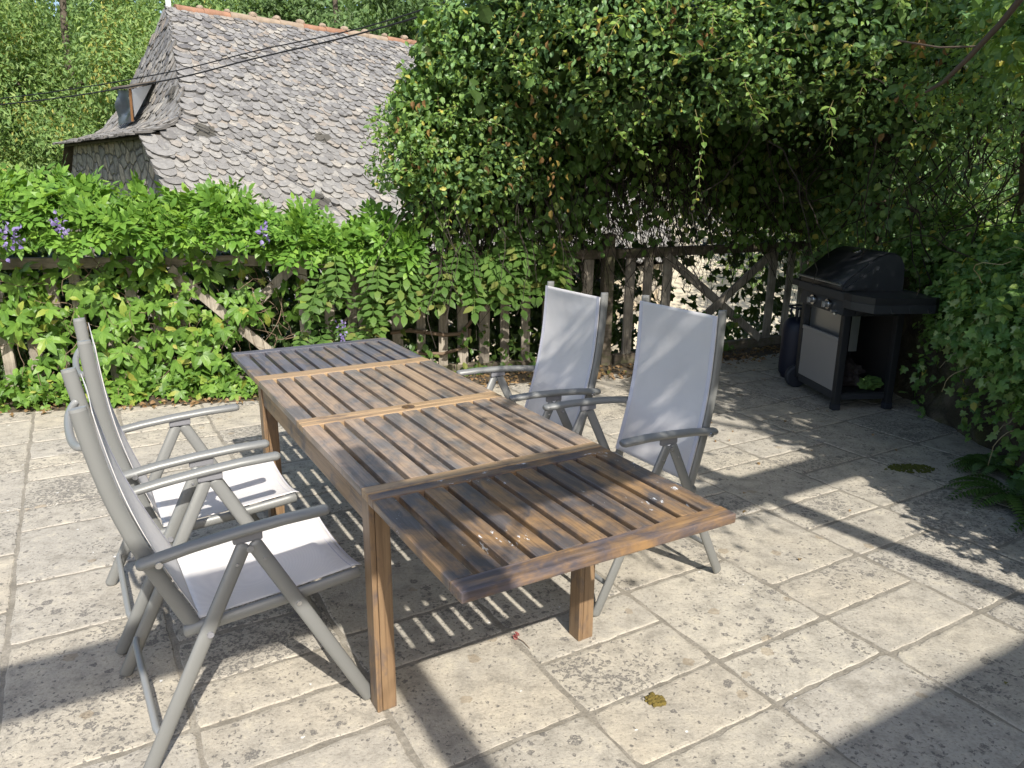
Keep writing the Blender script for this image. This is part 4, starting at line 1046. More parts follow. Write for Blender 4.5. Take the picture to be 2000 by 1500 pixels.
V, T = leaves(oval(1, .62, .08, .1), pos, unit(rng.normal(0, .6, (n, 3)) + np.array([0, 0, -.7])), unit(rng.normal(0, .6, (n, 3)) + np.array([-.2, -.8, .5])), rng.uniform(.045, .085, n)); tri_mesh("side_leaves", V - HO, T, M['honey'], t)
# woody branches
mb = MB()
def hv(*p): return Vector(p) - Vector(HO)
MB().tube([hv(1.95, 2.75, 2.55), hv(1.86, 2.95, 2.32), hv(1.83, 3.08, 2.19), hv(1.79, 3.2, 2.08), hv(1.775, 3.32, 2.01), hv(1.80, 3.5, 1.99)], .012, n=8, taper=[1.3, 1.1, 1, .9, .75, .5]).build("branch", M['branch'], t)
MB().tube([hv(1.81, 3.15, 2.12), hv(1.70, 3.25, 2.13), hv(1.60, 3.4, 2.18)], .004, n=6).build("branch", M['branch'], t)
MB().tube([hv(1.7, 7.2, 1.55), hv(2.1, 7.35, 1.38), hv(2.6, 7.45, 1.22), hv(3.2, 7.5, 1.05)], .035, n=8).build("branch", M['branch'], t)
MB().tube([hv(3.45, 7.2, -.2), hv(3.4, 7.1, .9), hv(3.3, 6.9, 1.8), hv(3.0, 6.5, 2.7)], .045, n=9).build("branch", M['branch'], t)
MB().tube([hv(3.75, 5.6, .8), hv(3.65, 5.5, 1.5), hv(3.4, 5.3, 2.3)], .045, n=9).build("branch", M['branch'], t)
MB().tube([hv(4.0, 5.0, .8), hv(3.9, 4.9, 1.6), hv(3.6, 4.6, 2.4)], .03, n=9).build("branch", M['branch'], t)
MB().tube([hv(2.9, 6.6, 1.45), hv(3.4, 6.0, 1.35), hv(4.0, 5.2, 1.30)], .022, n=8).build("branch", M['branch'], t)

# ------------------------------------------------------------------ retaining wall with ivy on the right
def mossy_wall():
    V = []; T = []; ny, nz = 90, 26
    for i in range(ny):
        y = 1.6 + 5.2 * i / (ny - 1)
        for j in range(nz):
            z = -.03 + .93 * j / (nz - 1)
            bulge = .045 * math.sin(9 * y + 2 * math.sin(5 * z)) * math.cos(8 * z + y * 3) + .03 * math.sin(23 * y + 7 * z) * math.sin(19 * z)
            x = np.interp(y, [1.6, 2.8, 3.76, 4.5, 5.4, 6.8], [2.66, 2.74, 2.86, 2.98, 3.02, 3.1]) + .10 * z + bulge + rng.normal(0, .006)
            V.append((x, y, z))
        V.append((3.75, y, .86))
    m = nz + 1
    for i in range(ny - 1):
        for j in range(m - 1):
            a = i * m + j; T += [(a, a + m, a + m + 1), (a, a + m + 1, a + 1)]
    t = NT("mossy_wall_stone"); o = t.obj(); v = t.vor(o, 5); 
    col = t.mix(t.ramp(t.noise(o, 7, 5), [(.4, 0.0), (.6, 1.0)]), (.15, .13, .095), (.075, .075, .028))
    col = t.mix(t.ramp(v.outputs["Distance"], [(.3, 0.0), (.65, .8)]), col, (.035, .03, .02)); t.set(Base_Color=col, Roughness=.95); t.bump(t.noise(o, 40, 5, .7), 1.0, .02)
    tri_mesh("retaining_wall", V, T, t.m, smooth=True, label="low mossy stone retaining wall under the ivy at right", cat="wall")
mossy_wall()
IB = [((3.42, 5.6, .86), (.32, .5, .30)), ((3.22, 5.0, .80), (.34, .40, .36)), ((3.10, 4.5, .84), (.42, .42, .38)), ((3.02, 4.0, .82), (.48, .45, .40)), ((2.95, 3.5, .80), (.48, .45, .42)), ((2.9, 3.0, .85), (.5, .5, .4)), ((3.6, 4.6, 1.1), (.5, .9, .35)), ((3.5, 3.6, 1.05), (.5, .7, .3)), ((2.9, 2.3, .8), (.45, .5, .4)),
      ((3.45, 5.7, 1.15), (.5, .6, .3))]
t = empty("ivy", (3.0, 4.3, 0), label="ivy hanging over the mossy wall beside the grill, star-shaped leaves", cat="climbing plant"); IO = np.array([3.0, 4.3, 0])
pos = []; out = []
for k, (c, r) in enumerate(IB):
    n = 2500; u = unit(rng.normal(size=(n, 3))); lump = 1 + .14 * np.sin(6 * u[:, 1] + k) + .10 * np.sin(17 * u[:, 1] + 2 * k) * np.sin(13 * u[:, 2] + k) -.0 * np.sin(6 * u[:, 1] + k) * np.sin(7 * u[:, 2])
    p = np.array(c) + u * np.array(r) * (lump * (1.03 - .3 * rng.random(n) ** 1.5))[:, None]; kp = (u[:, 2] > -.75) & (p[:, 0] < 3.9); pos.append(p[kp]); out.append(unit(u / np.array(r))[kp])
for k in range(46):                                                  # trails down the wall face
    y = rng.uniform(2.4, 5.3); x0 = np.interp(y, [1.6, 2.8, 3.76, 4.5, 5.4], [2.66, 2.74, 2.86, 2.98, 3.02]) - .12; n = rng.integers(5, 12)
    zz = np.linspace(.62, .62 - .055 * n, n); pos.append(np.stack([x0 + rng.normal(0, .03, n) + .05 * (.62 - zz), y + rng.normal(0, .03, n), zz], 1)); out.append(np.tile(np.array([[-1, -.2, .2]]), (n, 1)))
pos = np.concatenate(pos); out = np.concatenate(out); n = len(pos)
nrm = unit(out * .65 + np.array([-.1, -.2, .55]) + rng.normal(0, .38, (n, 3))); d = unit(rng.normal(0, .6, (n, 3)) + out * .35 + np.array([0, 0, -.55]))
V, T = leaves(ivy_leaf(), pos, d, nrm, rng.uniform(.030, .072, n)); tri_mesh("leaves", V - IO, T, M['ivy'], t)
sel = (out[:, 2] > .15) & (rng.random(n) < .45); m = sel.sum()
V, T = leaves(oval(1, .62, .1, .1), pos[sel] + np.array([0, 0, .03]), d[sel], nrm[sel], rng.uniform(.04, .065, m)); tri_mesh("mixed_leaves", V - IO, T, M['honeylight'], t)
ps = [wander(np.array([2.62 + rng.normal(0, .06), y, z]) - IO, (-.6, -.25, -.15), 7, .035, .18, .03) for y, z in ((4.05, .62), (3.75, .42), (3.72, .36), (4.4, .62))] + \
     [wander(np.array([rng.uniform(2.7, 3.4), rng.uniform(2.6, 4.4), 1.05]) - IO, (rng.normal(-.3, .5), -.3, .7), 9, .05, .25, .05) for k in range(40)]
V, T = stems(ps, .0035, .0015); tri_mesh("runners", V, T, plain("pale_runner", (.36, .30, .17), .8), t)

# fern at the wall's foot
for i, (x, y, k) in enumerate(((2.62, 3.62, 1.0), (2.72, 3.25, 1.1), (2.78, 4.05, .8))):
    t = empty("fern", (x, y, 0), label=("fern growing from the wall's foot at the right edge", "fern nearest the viewer at the wall's foot, mostly cut by the right edge", "small dark fern deepest in shade at the wall's foot")[i], cat="fern", group="ferns at the foot of the wall")
    prt = []
    for f in range(13):
        a = rng.uniform(0, 6.28); L = rng.uniform(.22, .36) * k
        q = np.linspace(0, 1, 20); px = np.stack([np.cos(a) * L * q, np.sin(a) * L * q, .02 + L * (.75 * q - .85 * q * q)], 1)
        tv = unit(np.gradient(px, axis=0)); sd = unit(np.cross(tv, np.array([0, 0, 1.0]))); upv = np.cross(sd, tv)
        for sg in (1, -1):
            prt.append(leaves(diamond(.32), px, unit(sd * sg + tv * .35), upv, (.075 * np.sin(np.pi * (q * .88 + .1)) + .008) * k))
    V, T = join(prt); tri_mesh("fronds", V, T, M['fern'], t)

# ------------------------------------------------------------------ extending teak table
def build_table():
    t = empty("garden_table", (-.105304, 1.446860, 0), YAW, label="long extended teak garden table, white paint flecks on its near leaf", cat="table")
    W, H, TH = .8307, .74, .028
    Y = [0, .6054, 1.3367, 2.0679, 2.6617]
    def panel(name, y0, y1, mslat, bars, dz=0.0):
        b0, b1 = bars[0][0], bars[1][0]
        mb = MB(); z1 = H + dz; z0 = z1 - TH
        edges = [0.0]
        for i in range(10):
            c = .070 + .0767 * i; edges += [c - .0088, c + .0088]
        edges.append(W)
        for i in range(11):
            x0, x1 = edges[2 * i], edges[2 * i + 1]
            zz = -.0015 if 0 < i < 10 else -.0004
            mb.box((x0, y0 + b0 + .0012, z0 + .001), (x1, y1 - b1 - .0012, z1 + zz + random.uniform(-.0008, .0008)), .0035)
        p = mb.build(name, mslat, t)
        for (bw, m), lo in ((bars[0], True), (bars[1], False)):
            q = MB(); q.box((0, y0 + .0012 if lo else y1 - bw, z0), (W, y0 + bw if lo else y1 - .0012, z1), .004); q.build("crossbar", m, t)
        q = MB()
        for yy in (y0 + (y1 - y0) * .5,): q.box((.05, yy - .018, z0 - .020), (W - .05, yy + .018, z0 - .0005))
        q.build("batten", M['apron'], t)
    panel("near_leaf", Y[0], Y[1], M['leafslat'], ((.062, M['endbar']), (.046, M['endbar'])), -.002)
    panel("table_panel", Y[1], Y[2], M['slat'], ((.050, M['bar']), (.042, M['bar'])))
    panel("table_panel", Y[2], Y[3], M['slat'], ((.042, M['bar']), (.050, M['bar'])))
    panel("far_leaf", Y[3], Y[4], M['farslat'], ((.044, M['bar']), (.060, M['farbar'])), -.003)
    for sx in (0, 1):
        for sy in (0, 1):
            mb = MB(); z1 = H - TH - .001
            x0 = .004 if sx == 0 else W - .068; y0 = Y[1] + .004 if sy == 0 else Y[3] - .066
            mb.box((x0, y0, 0), (x0 + .017, y0 + .062, z1), .003); mb.box((x0 + .0185, y0 + .0015, 0), (x0 + .064, y0 + .0605, z1), .003)
            mb.build("leg", M['leg'], t)
    for x0 in (.010, W - .034):
        MB().box((x0, Y[1] + .068, H - TH - .085), (x0 + .024, Y[3] - .068, H - TH - .001), .003).build("apron", M['apron'], t)
    for y0 in (Y[1] + .012, Y[3] - .036):
        MB().box((.07, y0, H - TH - .085), (W - .07, y0 + .024, H - TH - .024), .003).build("apron", M['apron'], t)
    for x0 in (.17, W - .20):
        MB().box((x0, Y[0] + .09, H - TH - .052), (x0 + .028, Y[1] + .5, H - TH - .022), .003).build("slide_rail", M['apron'], t)
        MB().box((x0, Y[3] - .5, H - TH - .052), (x0 + .028, Y[4] - .09, H - TH - .022), .003).build("slide_rail", M['apron'], t)
    mb = MB(); mb.lathe([(.0, .0004), (.019, .0004), (.0235, .0016), (.026, .0012), (.0265, -.003)], (W / 2 + .012, Y[2] - .004, H), 28)
    mb.build("umbrella_hole_plug", make_wood("plug_wood", (.16, .09, .035), (.06, .035, .016), .3), t)
build_table()

# ------------------------------------------------------------------ reclining sling chairs
CS = dict(W=.223, Wa=.255, Wl=.263)
def chair(x, y, rz, rec, label, bl=1.0):
    t = empty("garden_chair", (x, y, 0), rz, label=label, cat="chair", group="grey reclining sling chairs round the table")
    W, Wa, Wl = CS['W'], CS['Wa'], CS['Wl']; ca, sa = math.cos(rec), math.sin(rec)
    bb = Vector((0, -.190, .429))
    def rot(yy, zz):
        a, b = yy - bb.y, zz - bb.z; return bb.y + ca * a - sa * b, bb.z + sa * a + ca * b
    def back(f, fwd=0.0):                                  # point on the back tube axis, f from bottom to top
        yy = -.190 + (-.142) * f - .030 * math.sin(math.pi * f) ** 1.0; zz = .429 + .666 * (f if f < .4 else .4 + (f - .4) * bl)
        return rot(yy + fwd, zz)
    ab = rot(-.242, .647); af = (.195, .679); ap = (-.025, .630); sf = (.294, .438); sr_ = (-.205, .402)
    fr, f2 = M['frame'], M['frame2']
    S = (1, 0, 0)
    for s in (-1, 1):
        mb = MB(); mb.tube([(s * W, *back(f)) for f in np.linspace(-.06, 1, 14)], .0125, .0205, side=S, n=16)
        o = mb.build("back_tube", fr, t)
        mb = MB(); y1, z1 = back(1.0); y2, z2 = back(1.012); mb.tube([(s * W, y1, z1), (s * W, y2, z2)], .0118, .0196, side=S, n=16); mb.build("end_cap", f2, o)
        mb = MB(); mb.tube([(s * (W + .008), *sr_), (s * (W + .008), .05, .416), (s * (W + .008), sf[0] - .03, sf[1] - .003), (s * (W + .008), *sf)], .0125, .018, side=S, n=12, rounded=.006); mb.build("seat_rail", fr, t)
        # legs meet in a bracket under the armrest
        for nm, foot, dy, dx in (("front_leg", (.299, .0), .016, .0), ("rear_leg", (-.347, .0), -.016, .0)):
            top = Vector((s * (Wl + dx), ap[0] + dy, ap[1] - .004)); ft = Vector((s * (Wl + dx), foot[0], .013))
            mb = MB(); mb.tube([ft, ft.lerp(top, .5), top], .0105, .0215, side=S, n=12, rounded=.012); lg = mb.build(nm, fr, t)
            mb = MB(); p = ft.lerp(top, .93); mb.cyl(p + Vector((s * .011, 0, 0)), S, .0045, .006, 8); mb.build("screw", M['bolt'], lg); mb = MB()
            if nm == "front_leg": mb.cyl(ft.lerp(top, .655) + Vector((s * .011, 0, 0)), S, .0075, .007, 10)
            if nm == "front_leg": mb.build("screw", M['bolt'], lg)
        a0 = Vector((s * Wa, ab[0] - .035, ab[1] - .002)); a1 = Vector((s * Wa, af[0], af[1]))
        m_ = a0.lerp(a1, .5) + Vector((0, 0, .010))
        mb = MB(); mb.tube([a0, a0.lerp(m_, .5) + Vector((0, 0, .003)), m_, m_.lerp(a1, .5) + Vector((0, 0, .003)), a1], .0225, .0150, side=S, n=14, rounded=.014); ar = mb.build("armrest", fr, t)
        mb = MB(); mb.box((s * Wa - .008, ap[0] - .040, ap[1] + .006), (s * Wa + .008, ap[0] + .040, ap[1] + .034), .005); mb.build("bracket", M['knob'], ar)
        mb = MB(); mb.cyl((s * (Wl + .012), ap[0], ap[1] - .008), S, .010, .009, 12); mb.build("pivot_bolt", M['bolt'], ar); mb = MB(); mb.cyl((s * (Wa + .002), ab[0] + .004, ab[1] - .002), S, .009, .058, 10); mb.build("pivot_bolt", M['bolt'], ar)
        y0, z0 = back(-.045); mb = MB(); mb.cyl((s * (W + .018), y0 + .028, z0 - .004), S, .021, .014, 16); mb.cyl((s * (W + .031), y0 + .028, z0 - .004), S, .016, .014, 14, .012); mb.cyl((s * (W + .046), y0 + .028, z0 - .004), S, .009, .02, 12); mb.build("recline_knob", M['knob'], t)
    # bent bar behind the head
    y0, z0 = back(.855); q = []
    for a in np.linspace(0, math.pi, 15):
        c, s_ = math.cos(a), math.sin(a); q.append((W * .96 * (abs(c) ** .8) * (1 if c >= 0 else -1), y0 - .008 - .030 * s_, z0 - .022 * s_))
    MB().tube(q, .0105, n=10).build("head_bar", f2, t)
    # low stretchers
    yr = -.347 + .322 * .19; zr = .013 + .613 * .19
    MB().tube([(-Wl, yr - .016, zr), (-Wl + .03, yr - .022, zr), (Wl - .03, yr - .022, zr), (Wl, yr - .016, zr)], .0105, n=10).build("stretcher", f2, t)
    yf = .299 - .324 * .17; zf = .013 + .613 * .17
    MB().tube([(-Wl, yf, zf), (Wl, yf, zf)], .0095, n=10).build("stretcher", f2, t)
    MB().tube([(-W, sf[0] - .05, sf[1] - .014), (W, sf[0] - .05, sf[1] - .014)], .009, n=10).build("seat_crossbar", f2, t)
    # slings
    def sheet(fn, nu, nv, th, name, wrinkle=0.0):
        V = []; Fc = []
        for side in (0, 1):
            for i in range(nu):
                for j in range(nv):
                    p, nn = fn(i / (nu - 1), j / (nv - 1)); V.append(tuple(Vector(p) + Vector(nn) * (th if side == 0 else 0)))
        k = nu * nv
        for i in range(nu - 1):
            for j in range(nv - 1):
                a = i * nv + j; Fc.append([a, a + nv, a + nv + 1, a + 1]); Fc.append([k + a, k + a + 1, k + a + nv + 1, k + a + nv])
        for i in range(nu - 1):
            for j in (0, nv - 1):
                a = i * nv + j; Fc.append([a, a + nv, k + a + nv, k + a])
        for j in range(nv - 1):
            for i in (0, nu - 1):
                a = i * nv + j; Fc.append([a, a + 1, k + a + 1, k + a])
        mb = MB(); mb.add(V, Fc, True); o = mb.build(name, M['sling'], t); return o
    lr = random.Random(int(abs(x) * 1000)); ph = [lr.uniform(0, 6) for _ in range(3)]
    def bk(u, v):
        xx = (u * 2 - 1) * (W + .004); f = .02 + .965 * v; e = 1 - (u * 2 - 1) ** 2
        yy, zz = back(f, .0262 - .014 * e * math.sin(math.pi * min(1, v * 1.05)) + .0045 * e * math.sin(5.5 * v + ph[0]) * math.sin(3.3 * u + 9 * v + ph[1]) + .003 * e * math.sin(34 * v + 2 * u + ph[2]) * max(0, v - .72) * 3)
        return (xx, yy, zz), (0, 1, .2)
    o = sheet(bk, 19, 44, .0018, "back_sling")
    mb = MB(); 
    for u0 in (0.0, .945):
        q = []
        for v in np.linspace(0.0, 1, 30):
            for u in (u0 + .004, u0 + .051):
                p, nn = bk(u, v); q.append(tuple(Vector(p) + Vector(nn) * .0026))
        mb.add(q, [(2 * i, 2 * i + 1, 2 * i + 3, 2 * i + 2) for i in range(29)], True)
    mb.build("hem", M['hem'], o)
    def st(u, v):
        xx = (u * 2 - 1) * (W - .006); e = 1 - (u * 2 - 1) ** 2; yy = -.165 + (.313 + .165) * v
        zb = np.interp(yy, [-.205, .05, .264, .294, .32], [.402, .416, .435, .438, .432]); zz = zb + .016 - .032 * e * math.sin(math.pi * (.12 + .80 * v)) - .022 * e * max(0, v - .86) / .14 + .003 * math.sin(8 * v + 5 * u + ph[1]) * e
        return (xx, yy, zz), (0, 0, 1)
    o = sheet(st, 19, 26, .0018, "seat_sling")
    mb = MB(); q = []
    for u in np.linspace(.01, .99, 24):
        for v in (.925, .995):
            p, nn = st(u, v); q.append(tuple(Vector(p) + Vector((0, 0, .0026))))
    mb.add(q, [(2 * i, 2 * i + 1, 2 * i + 3, 2 * i + 2) for i in range(23)], True); mb.build("hem", M['hem'], o)
    return t
chair(-.841, 2.107, R(-57.7), R(4.25), "grey sling chair nearest the viewer, left of the table, leg cut by the bottom edge", .945)
chair(-1.188, 2.667, R(-58.96), R(-.7), "grey sling chair at left standing behind the nearest one, before the creeper")
chair(.037, 3.470, R(121.1), R(-1.26), "pale-backed sling chair across the table, the one nearer the fence")
chair(.445, 2.902, R(121.4), R(-3.3), "pale-backed sling chair across the table beside the near leaf, between table and grill", 1.035)

# ------------------------------------------------------------------ gas grill in the corner
def grill():
    t = empty("gas_grill", (2.53, 5.55, 0), R(-84), label="black gas grill with closed lid and grey front panel in the shaded corner", cat="grill")
    bk, bm_, dg = M['black'], M['blackmatt'], M['darkgrey']
    for sx in (-1, 1):
        for sy in (-1, 1):
            x = sx * .29; y = sy * .2
            z0 = 0.0 if sx > 0 else .10
            o = MB().box((x - .024, y - .026, z0 + .001), (x + .024, y + .026, .80), .006).build("leg", bm_, t)
            if sx > 0: MB().box((x - .027, y - .029, 0), (x + .027, y + .029, .05), .006).build("foot_cap", M['rubber'], o)
    # two wheels on the far side
    for sy in (-1, 1):
        mb = MB(); c = (-.335, sy * .2, .092)
        prof = [(.0, -.022), (.05, -.024), (.078, -.024), (.09, -.018), (.092, 0), (.09, .018), (.078, .024), (.05, .024), (0, .022)]
        n = 36; V = []; Fc = []
        for r, x in prof:
            for k in range(n):
                rr = r * (1.0 - (.03 if (k % 3 == 0 and r > .085) else 0)); a = 2 * math.pi * k / n; V.append((c[0] + x, c[1] + rr * math.cos(a), c[2] + rr * math.sin(a)))
        for i in range(len(prof) - 1):
            for k in range(n): Fc.append((i * n + k, i * n + (k + 1) % n, (i + 1) * n + (k + 1) % n, (i + 1) * n + k))
        mb.add(V, Fc); w = mb.build("wheel", M['rubber'], t)
        MB().cyl((c[0], c[1], c[2]), (1, 0, 0), .014, .058, 12).build("hub", bm_, w)
    MB().box((-.31, -.21, .10), (.285, .21, .125), .004).build("bottom_shelf", bm_, t)
    for y in (-.215, .2): MB().box((-.268, y, .075), (.268, y + .018, .13), .003).build("lower_rail", dg, t)
    MB().box((.272, -.17, .075), (.292, .17, .115), .003).build("side_rail", dg, t)
    # front panels
    MB().box((-.262, -.222, .135), (.262, -.204, .525), .004).build("front_panel", M['greydoor'], t)
    MB().box((-.262, -.229, .500), (.262, -.205, .53), .004).build("panel_lip", M['greydoor'], t)
    MB().box((-.262, -.172, .40), (.262, -.166, .695), .001).build("heat_shield", M['steel'], t)
    MB().box((-.29, -.03, .14), (-.283, .19, .70), .001).build("side_panel", bm_, t)
    MB().box((-.26, .196, .14), (.26, .202, .70), .001).build("rear_panel", bm_, t)
    MB().box((.300, -.16, .44), (.306, -.10, .70), .001).build("grease_tray", M['steel'], t)
    # control panel with two double knobs
    mb = MB(); mb.prism([(-.245, .70), (-.205, .695), (.2, .695), (.2, .80), (-.235, .80)], 0, -.315, .315); cpn = mb.build("control_panel", dg, t)
    for x in (-.10, .12):
        mb = MB(); mb.cyl((x, -.254, .752), (0, -1, -.08), .036, .016, 24); mb.build("knob_bezel", M['chrome'], cpn)
        mb = MB(); mb.cyl((x, -.272, .752), (0, -1, -.08), .025, .03, 20, .022); mb.box((x - .005, -.300, .73), (x + .005, -.272, .774), .002); mb.build("knob", M['steel'], cpn)
    mb = MB(); mb.cyl((.22, -.262, .715), (0, -1, 0), .013, .035, 14); mb.cyl((.255, -.262, .705), (.5, -1, 0), .009, .035, 12); mb.build("igniter", M['steel'], cpn)
    # table top with folding side shelf (towards the viewer) and a short one at the far end
    MB().box((-.33, -.262, .803), (.335, .27, .868), .012).build("cook_box_rim", dg, t)
    mb = MB(); mb.prism([(.337, -.262), (.44, -.262), (.615, -.20), (.63, .22), (.60, .262), (.337, .262)], 2, .822, .868)
    sh = mb.build("side_shelf", bm_, t)
    mb = MB(); mb.prism([(.337, -.265), (.442, -.265), (.619, -.203), (.634, .222), (.603, .265), (.337, .265)], 2, .765, .8215); mb.build("shelf_edge", dg, sh)
    for k in range(3):
        mb = MB(); y = -.09 + .13 * k; mb.tube([(.628, y, .80), (.640, y, .772), (.650, y + .005, .768), (.655, y + .01, .782)], .0035, n=6)
        mb.build("tool_hook", bm_, sh)
    mb = MB(); mb.prism([(.335, .70), (.345, .70), (.50, .783), (.335, .783)], 1, -.16, -.13); mb.build("shelf_bracket", bm_, sh)
    MB().box((-.47, -.25, .815), (-.333, .25, .866), .010).build("far_shelf", bm_, t)
    # lid: end plates of curved outline joined by a rounded shell
    prof = [(-.262, .872), (-.266, .905), (-.235, .945), (-.16, 1.010), (-.09, 1.066), (-.02, 1.112), (.045, 1.134), (.10, 1.132), (.145, 1.105), (.172, 1.05), (.182, .96), (.184, .872)]
    lid = MB().prism(prof, 0, -.30, .30, True).build("lid", bk, t)
    for s in (-1, 1):
        e = [(y * .985 + .0, .872 + (z - .872) * .965) for y, z in prof]
        MB().prism(e, 0, *((.3005, .312) if s > 0 else (-.312, -.3005))).build("lid_end", dg, lid)
        MB().prism([(-.275, .89), (-.24, .90), (-.06, 1.035), (-.06, .90), (-.24, .872)], 0, *((.313, .326) if s > 0 else (-.326, -.313))).build("handle_end", dg, lid)
    mb = MB(); mb.tube([(-.30, -.279, .915), (.30, -.279, .915)], .012, .009, n=10); mb.build("lid_handle", M['steel'], lid)
    mb = MB(); mb.cyl((-.02, .0, 1.120), (0, -.45, 1), .030, .012, 22); mb.build("thermometer", M['chrome'], lid)
    return t
grill()

def gas_bottle():
    t = empty("gas_bottle", (2.40, 6.20, 0), 0, label="dark blue gas bottle standing behind the grill's far side", cat="gas bottle")
    MB().lathe([(0, .0), (.10, .0), (.105, .02), (.12, .04), (.125, .08), (.125, .40), (.115, .46), (.085, .50), (.04, .515), (0, .52)], n=26).build("body", M['blue'], t)
    mb = MB()
    for k in range(3):
        a = k * 2.09; mb.tube([(.08 * math.cos(a), .08 * math.sin(a), .49), (.085 * math.cos(a), .085 * math.sin(a), .60)], .008, n=6)
    mb.tube([(.087 * math.cos(a), .087 * math.sin(a), .60) for a in np.linspace(0, 6.283, 24)], .009, n=6); mb.build("collar", M['blue'], t)
    mb = MB(); mb.cyl((0, 0, .545), (0, 0, 1), .018, .06, 10); mb.cyl((.03, 0, .56), (1, 0, 0), .010, .05, 8); mb.build("valve", M['steel'], t)
gas_bottle()

def crumple(name, c, r, amp, seed, mat, label, cat, flat=.0, rz=0.0):
    bm = bmesh.new(); bmesh.ops.create_icosphere(bm, subdivisions=5, radius=1); rr = np.random.default_rng(seed); ph = rr.uniform(0, 6, 12); dr = unit(rr.normal(size=(6, 3)))
    for v in bm.verts:
        p = np.array(v.co); k = 1.0
        for i in range(6):
            k += amp * (1 - 2 * abs(math.sin(dr[i] @ p * (2.5 + i) + ph[i]))) / (1 + .35 * i)
        q = p * k * np.array(r); q[2] = max(q[2], -r[2] * .8)
        v.co = Vector(q)
    me = bpy.data.meshes.new(name); bm.to_mesh(me); bm.free(); me.materials.append(mat)
    lowest = min(v.co.z for v in me.vertices)
    o = bpy.data.objects.new(name, me); o.location = (c[0], c[1], c[2] - lowest); o.rotation_euler = (0, 0, rz); link(o); tag(o, label, cat); return o
crumple("grill_cover", (2.52, 5.50, .1255), (.13, .155, .115), .13, 3, plain("brown_black_cloth", (.030, .024, .024), .75, bump=.3), "crumpled dark brown cover folded on the grill's bottom shelf", "cover", rz=.3)
crumple("shopping_bag", (2.66, 5.37, .1255), (.10, .075, .055), .16, 8, plain("green_bag_cloth", (.075, .15, .03), .75), "crumpled green bag tucked beside the dark cover on the grill shelf", "bag", rz=.8)

# ------------------------------------------------------------------ small things on the paving
def moss(name, c, r, n, mat, label):
    parts = []
    for k in range(n):
        a = rng.uniform(0, 6.28); q = math.sqrt(rng.random()); p = np.array((c[0] + r[0] * q * math.cos(a), c[1] + r[1] * q * math.sin(a), .0))
        bm = bmesh.new(); bmesh.ops.create_icosphere(bm, subdivisions=1, radius=1); s = rng.uniform(.004, .011)
        v = np.array([v.co for v in bm.verts]) * np.array((s, s, s * .7)) * rng.uniform(.8, 1.2, (len(bm.verts), 1)) + p + np.array((0, 0, s * .4)); f = np.array([[x.index for x in ff.verts] for ff in bm.faces]); bm.free(); parts.append((v, f))
    V, T = join(parts); tri_mesh(name, V, T, mat, label=label, cat="moss")
moss("moss_clump", (2.33, 4.08), (.13, .07), 260, M['moss'], "green moss patch on the shaded paving near the ivy wall")
moss("moss_clump", (.467, 2.045), (.030, .026), 60, M['drymoss'], "small golden brown moss cushion on the paving right of the table")

bud = empty("fallen_flower_bud", (.03, 2.37, 0), label="withered pink flower bud with thin stalk lying on the paving under the near leaf's edge", cat="flower bud")
MB().tube([(0, 0, .004), (.018, -.02, .006), (.04, -.055, .002)], .0014, n=5).build("stalk", M['stem'], bud)
n = 16; u = rng.normal(size=(n, 3)) * .004 + np.array([-.004, .004, .008]); V, T = leaves(oval(1, .5, .2, .2), u, unit(rng.normal(0, .4, (n, 3)) + np.array([-1, .8, .3])), unit(rng.normal(size=(n, 3))), rng.uniform(.010, .020, n))
tri_mesh("petals", V, T, leaf_mat("dry_pink_petal", [(0, (.22, .03, .05)), (1, (.36, .12, .13))], .2, .7), bud)

# ------------------------------------------------------------------ what stands behind the viewer and shades the patio
def pergola():
    t = empty("pergola", tuple(uv(1.0, -.55)), YAW, label="wooden pergola over the house end of the patio, seen only by its shadows", cat="pergola")
    w = M['oldwood']
    MB().box((-3.8, -.055, 2.76), (3.75, .055, 2.97), .01).build("beam", w, t)
    for x, dx in ((-.57, 0), (-2.75, 0), (-4.6, 0)): MB().box((x - .055, -1.95, 2.975), (x + .055, .25, 3.12), .008).build("rafter", w, t)
    mb = MB(); mb.box((-.05, -2.1, 2.975), (.05, .35, 3.11), .008, Matrix.Translation((1.62, 0, 0)) @ Matrix.Rotation(R(5.5), 4, 'Z')); mb.build("rafter", w, t)
    for x in (-3.7, 3.65): MB().box((x - .06, -.06, 0), (x + .06, .06, 2.755), .008).build("post", w, t)
    # leaf clusters added out of view, around and beyond the beam, to shade the right-hand chairs
    ctr = np.array([(.62, .0, 2.92, .17), (1.30, 0, 2.9, .22), (.80, .55, 2.95, .22), (1.0, .85, 2.95, .2), (.72, .85, 2.95, .2), (.60, .62, 2.95, .18), (.95, .35, 2.95, .2), (.55, .35, 2.95, .16), (.62, 1.05, 2.95, .16)])
    k = rng.integers(0, len(ctr), 1900); n = len(k); pos = ctr[k, :3] + rng.normal(size=(n, 3)) * ctr[k, 3:] * np.array([1, 1, .4])
    V, T = leaves(oval(1, .6, .08, .1), pos, unit(rng.normal(size=(n, 3)) + np.array([0, 0, -.5])), unit(rng.normal(size=(n, 3)) + np.array([0, 0, .8])), rng.uniform(.05, .085, n))
    tri_mesh("shading_leaves", V, T, M['honey'], t)
    ps = [wander((.3 + .3 * q, -.1, 2.98), (.2, 1, .02), 14, .1, .2, 0) for q in range(4)] + [wander((.6 - .3 * q, .1, 2.98), (-.3, -1, .02), 10, .1, .2, 0) for q in range(3)]
    V, T = stems(ps, .008, .003); tri_mesh("vine_shoots", V, T, M['stem'], t)
pergola()
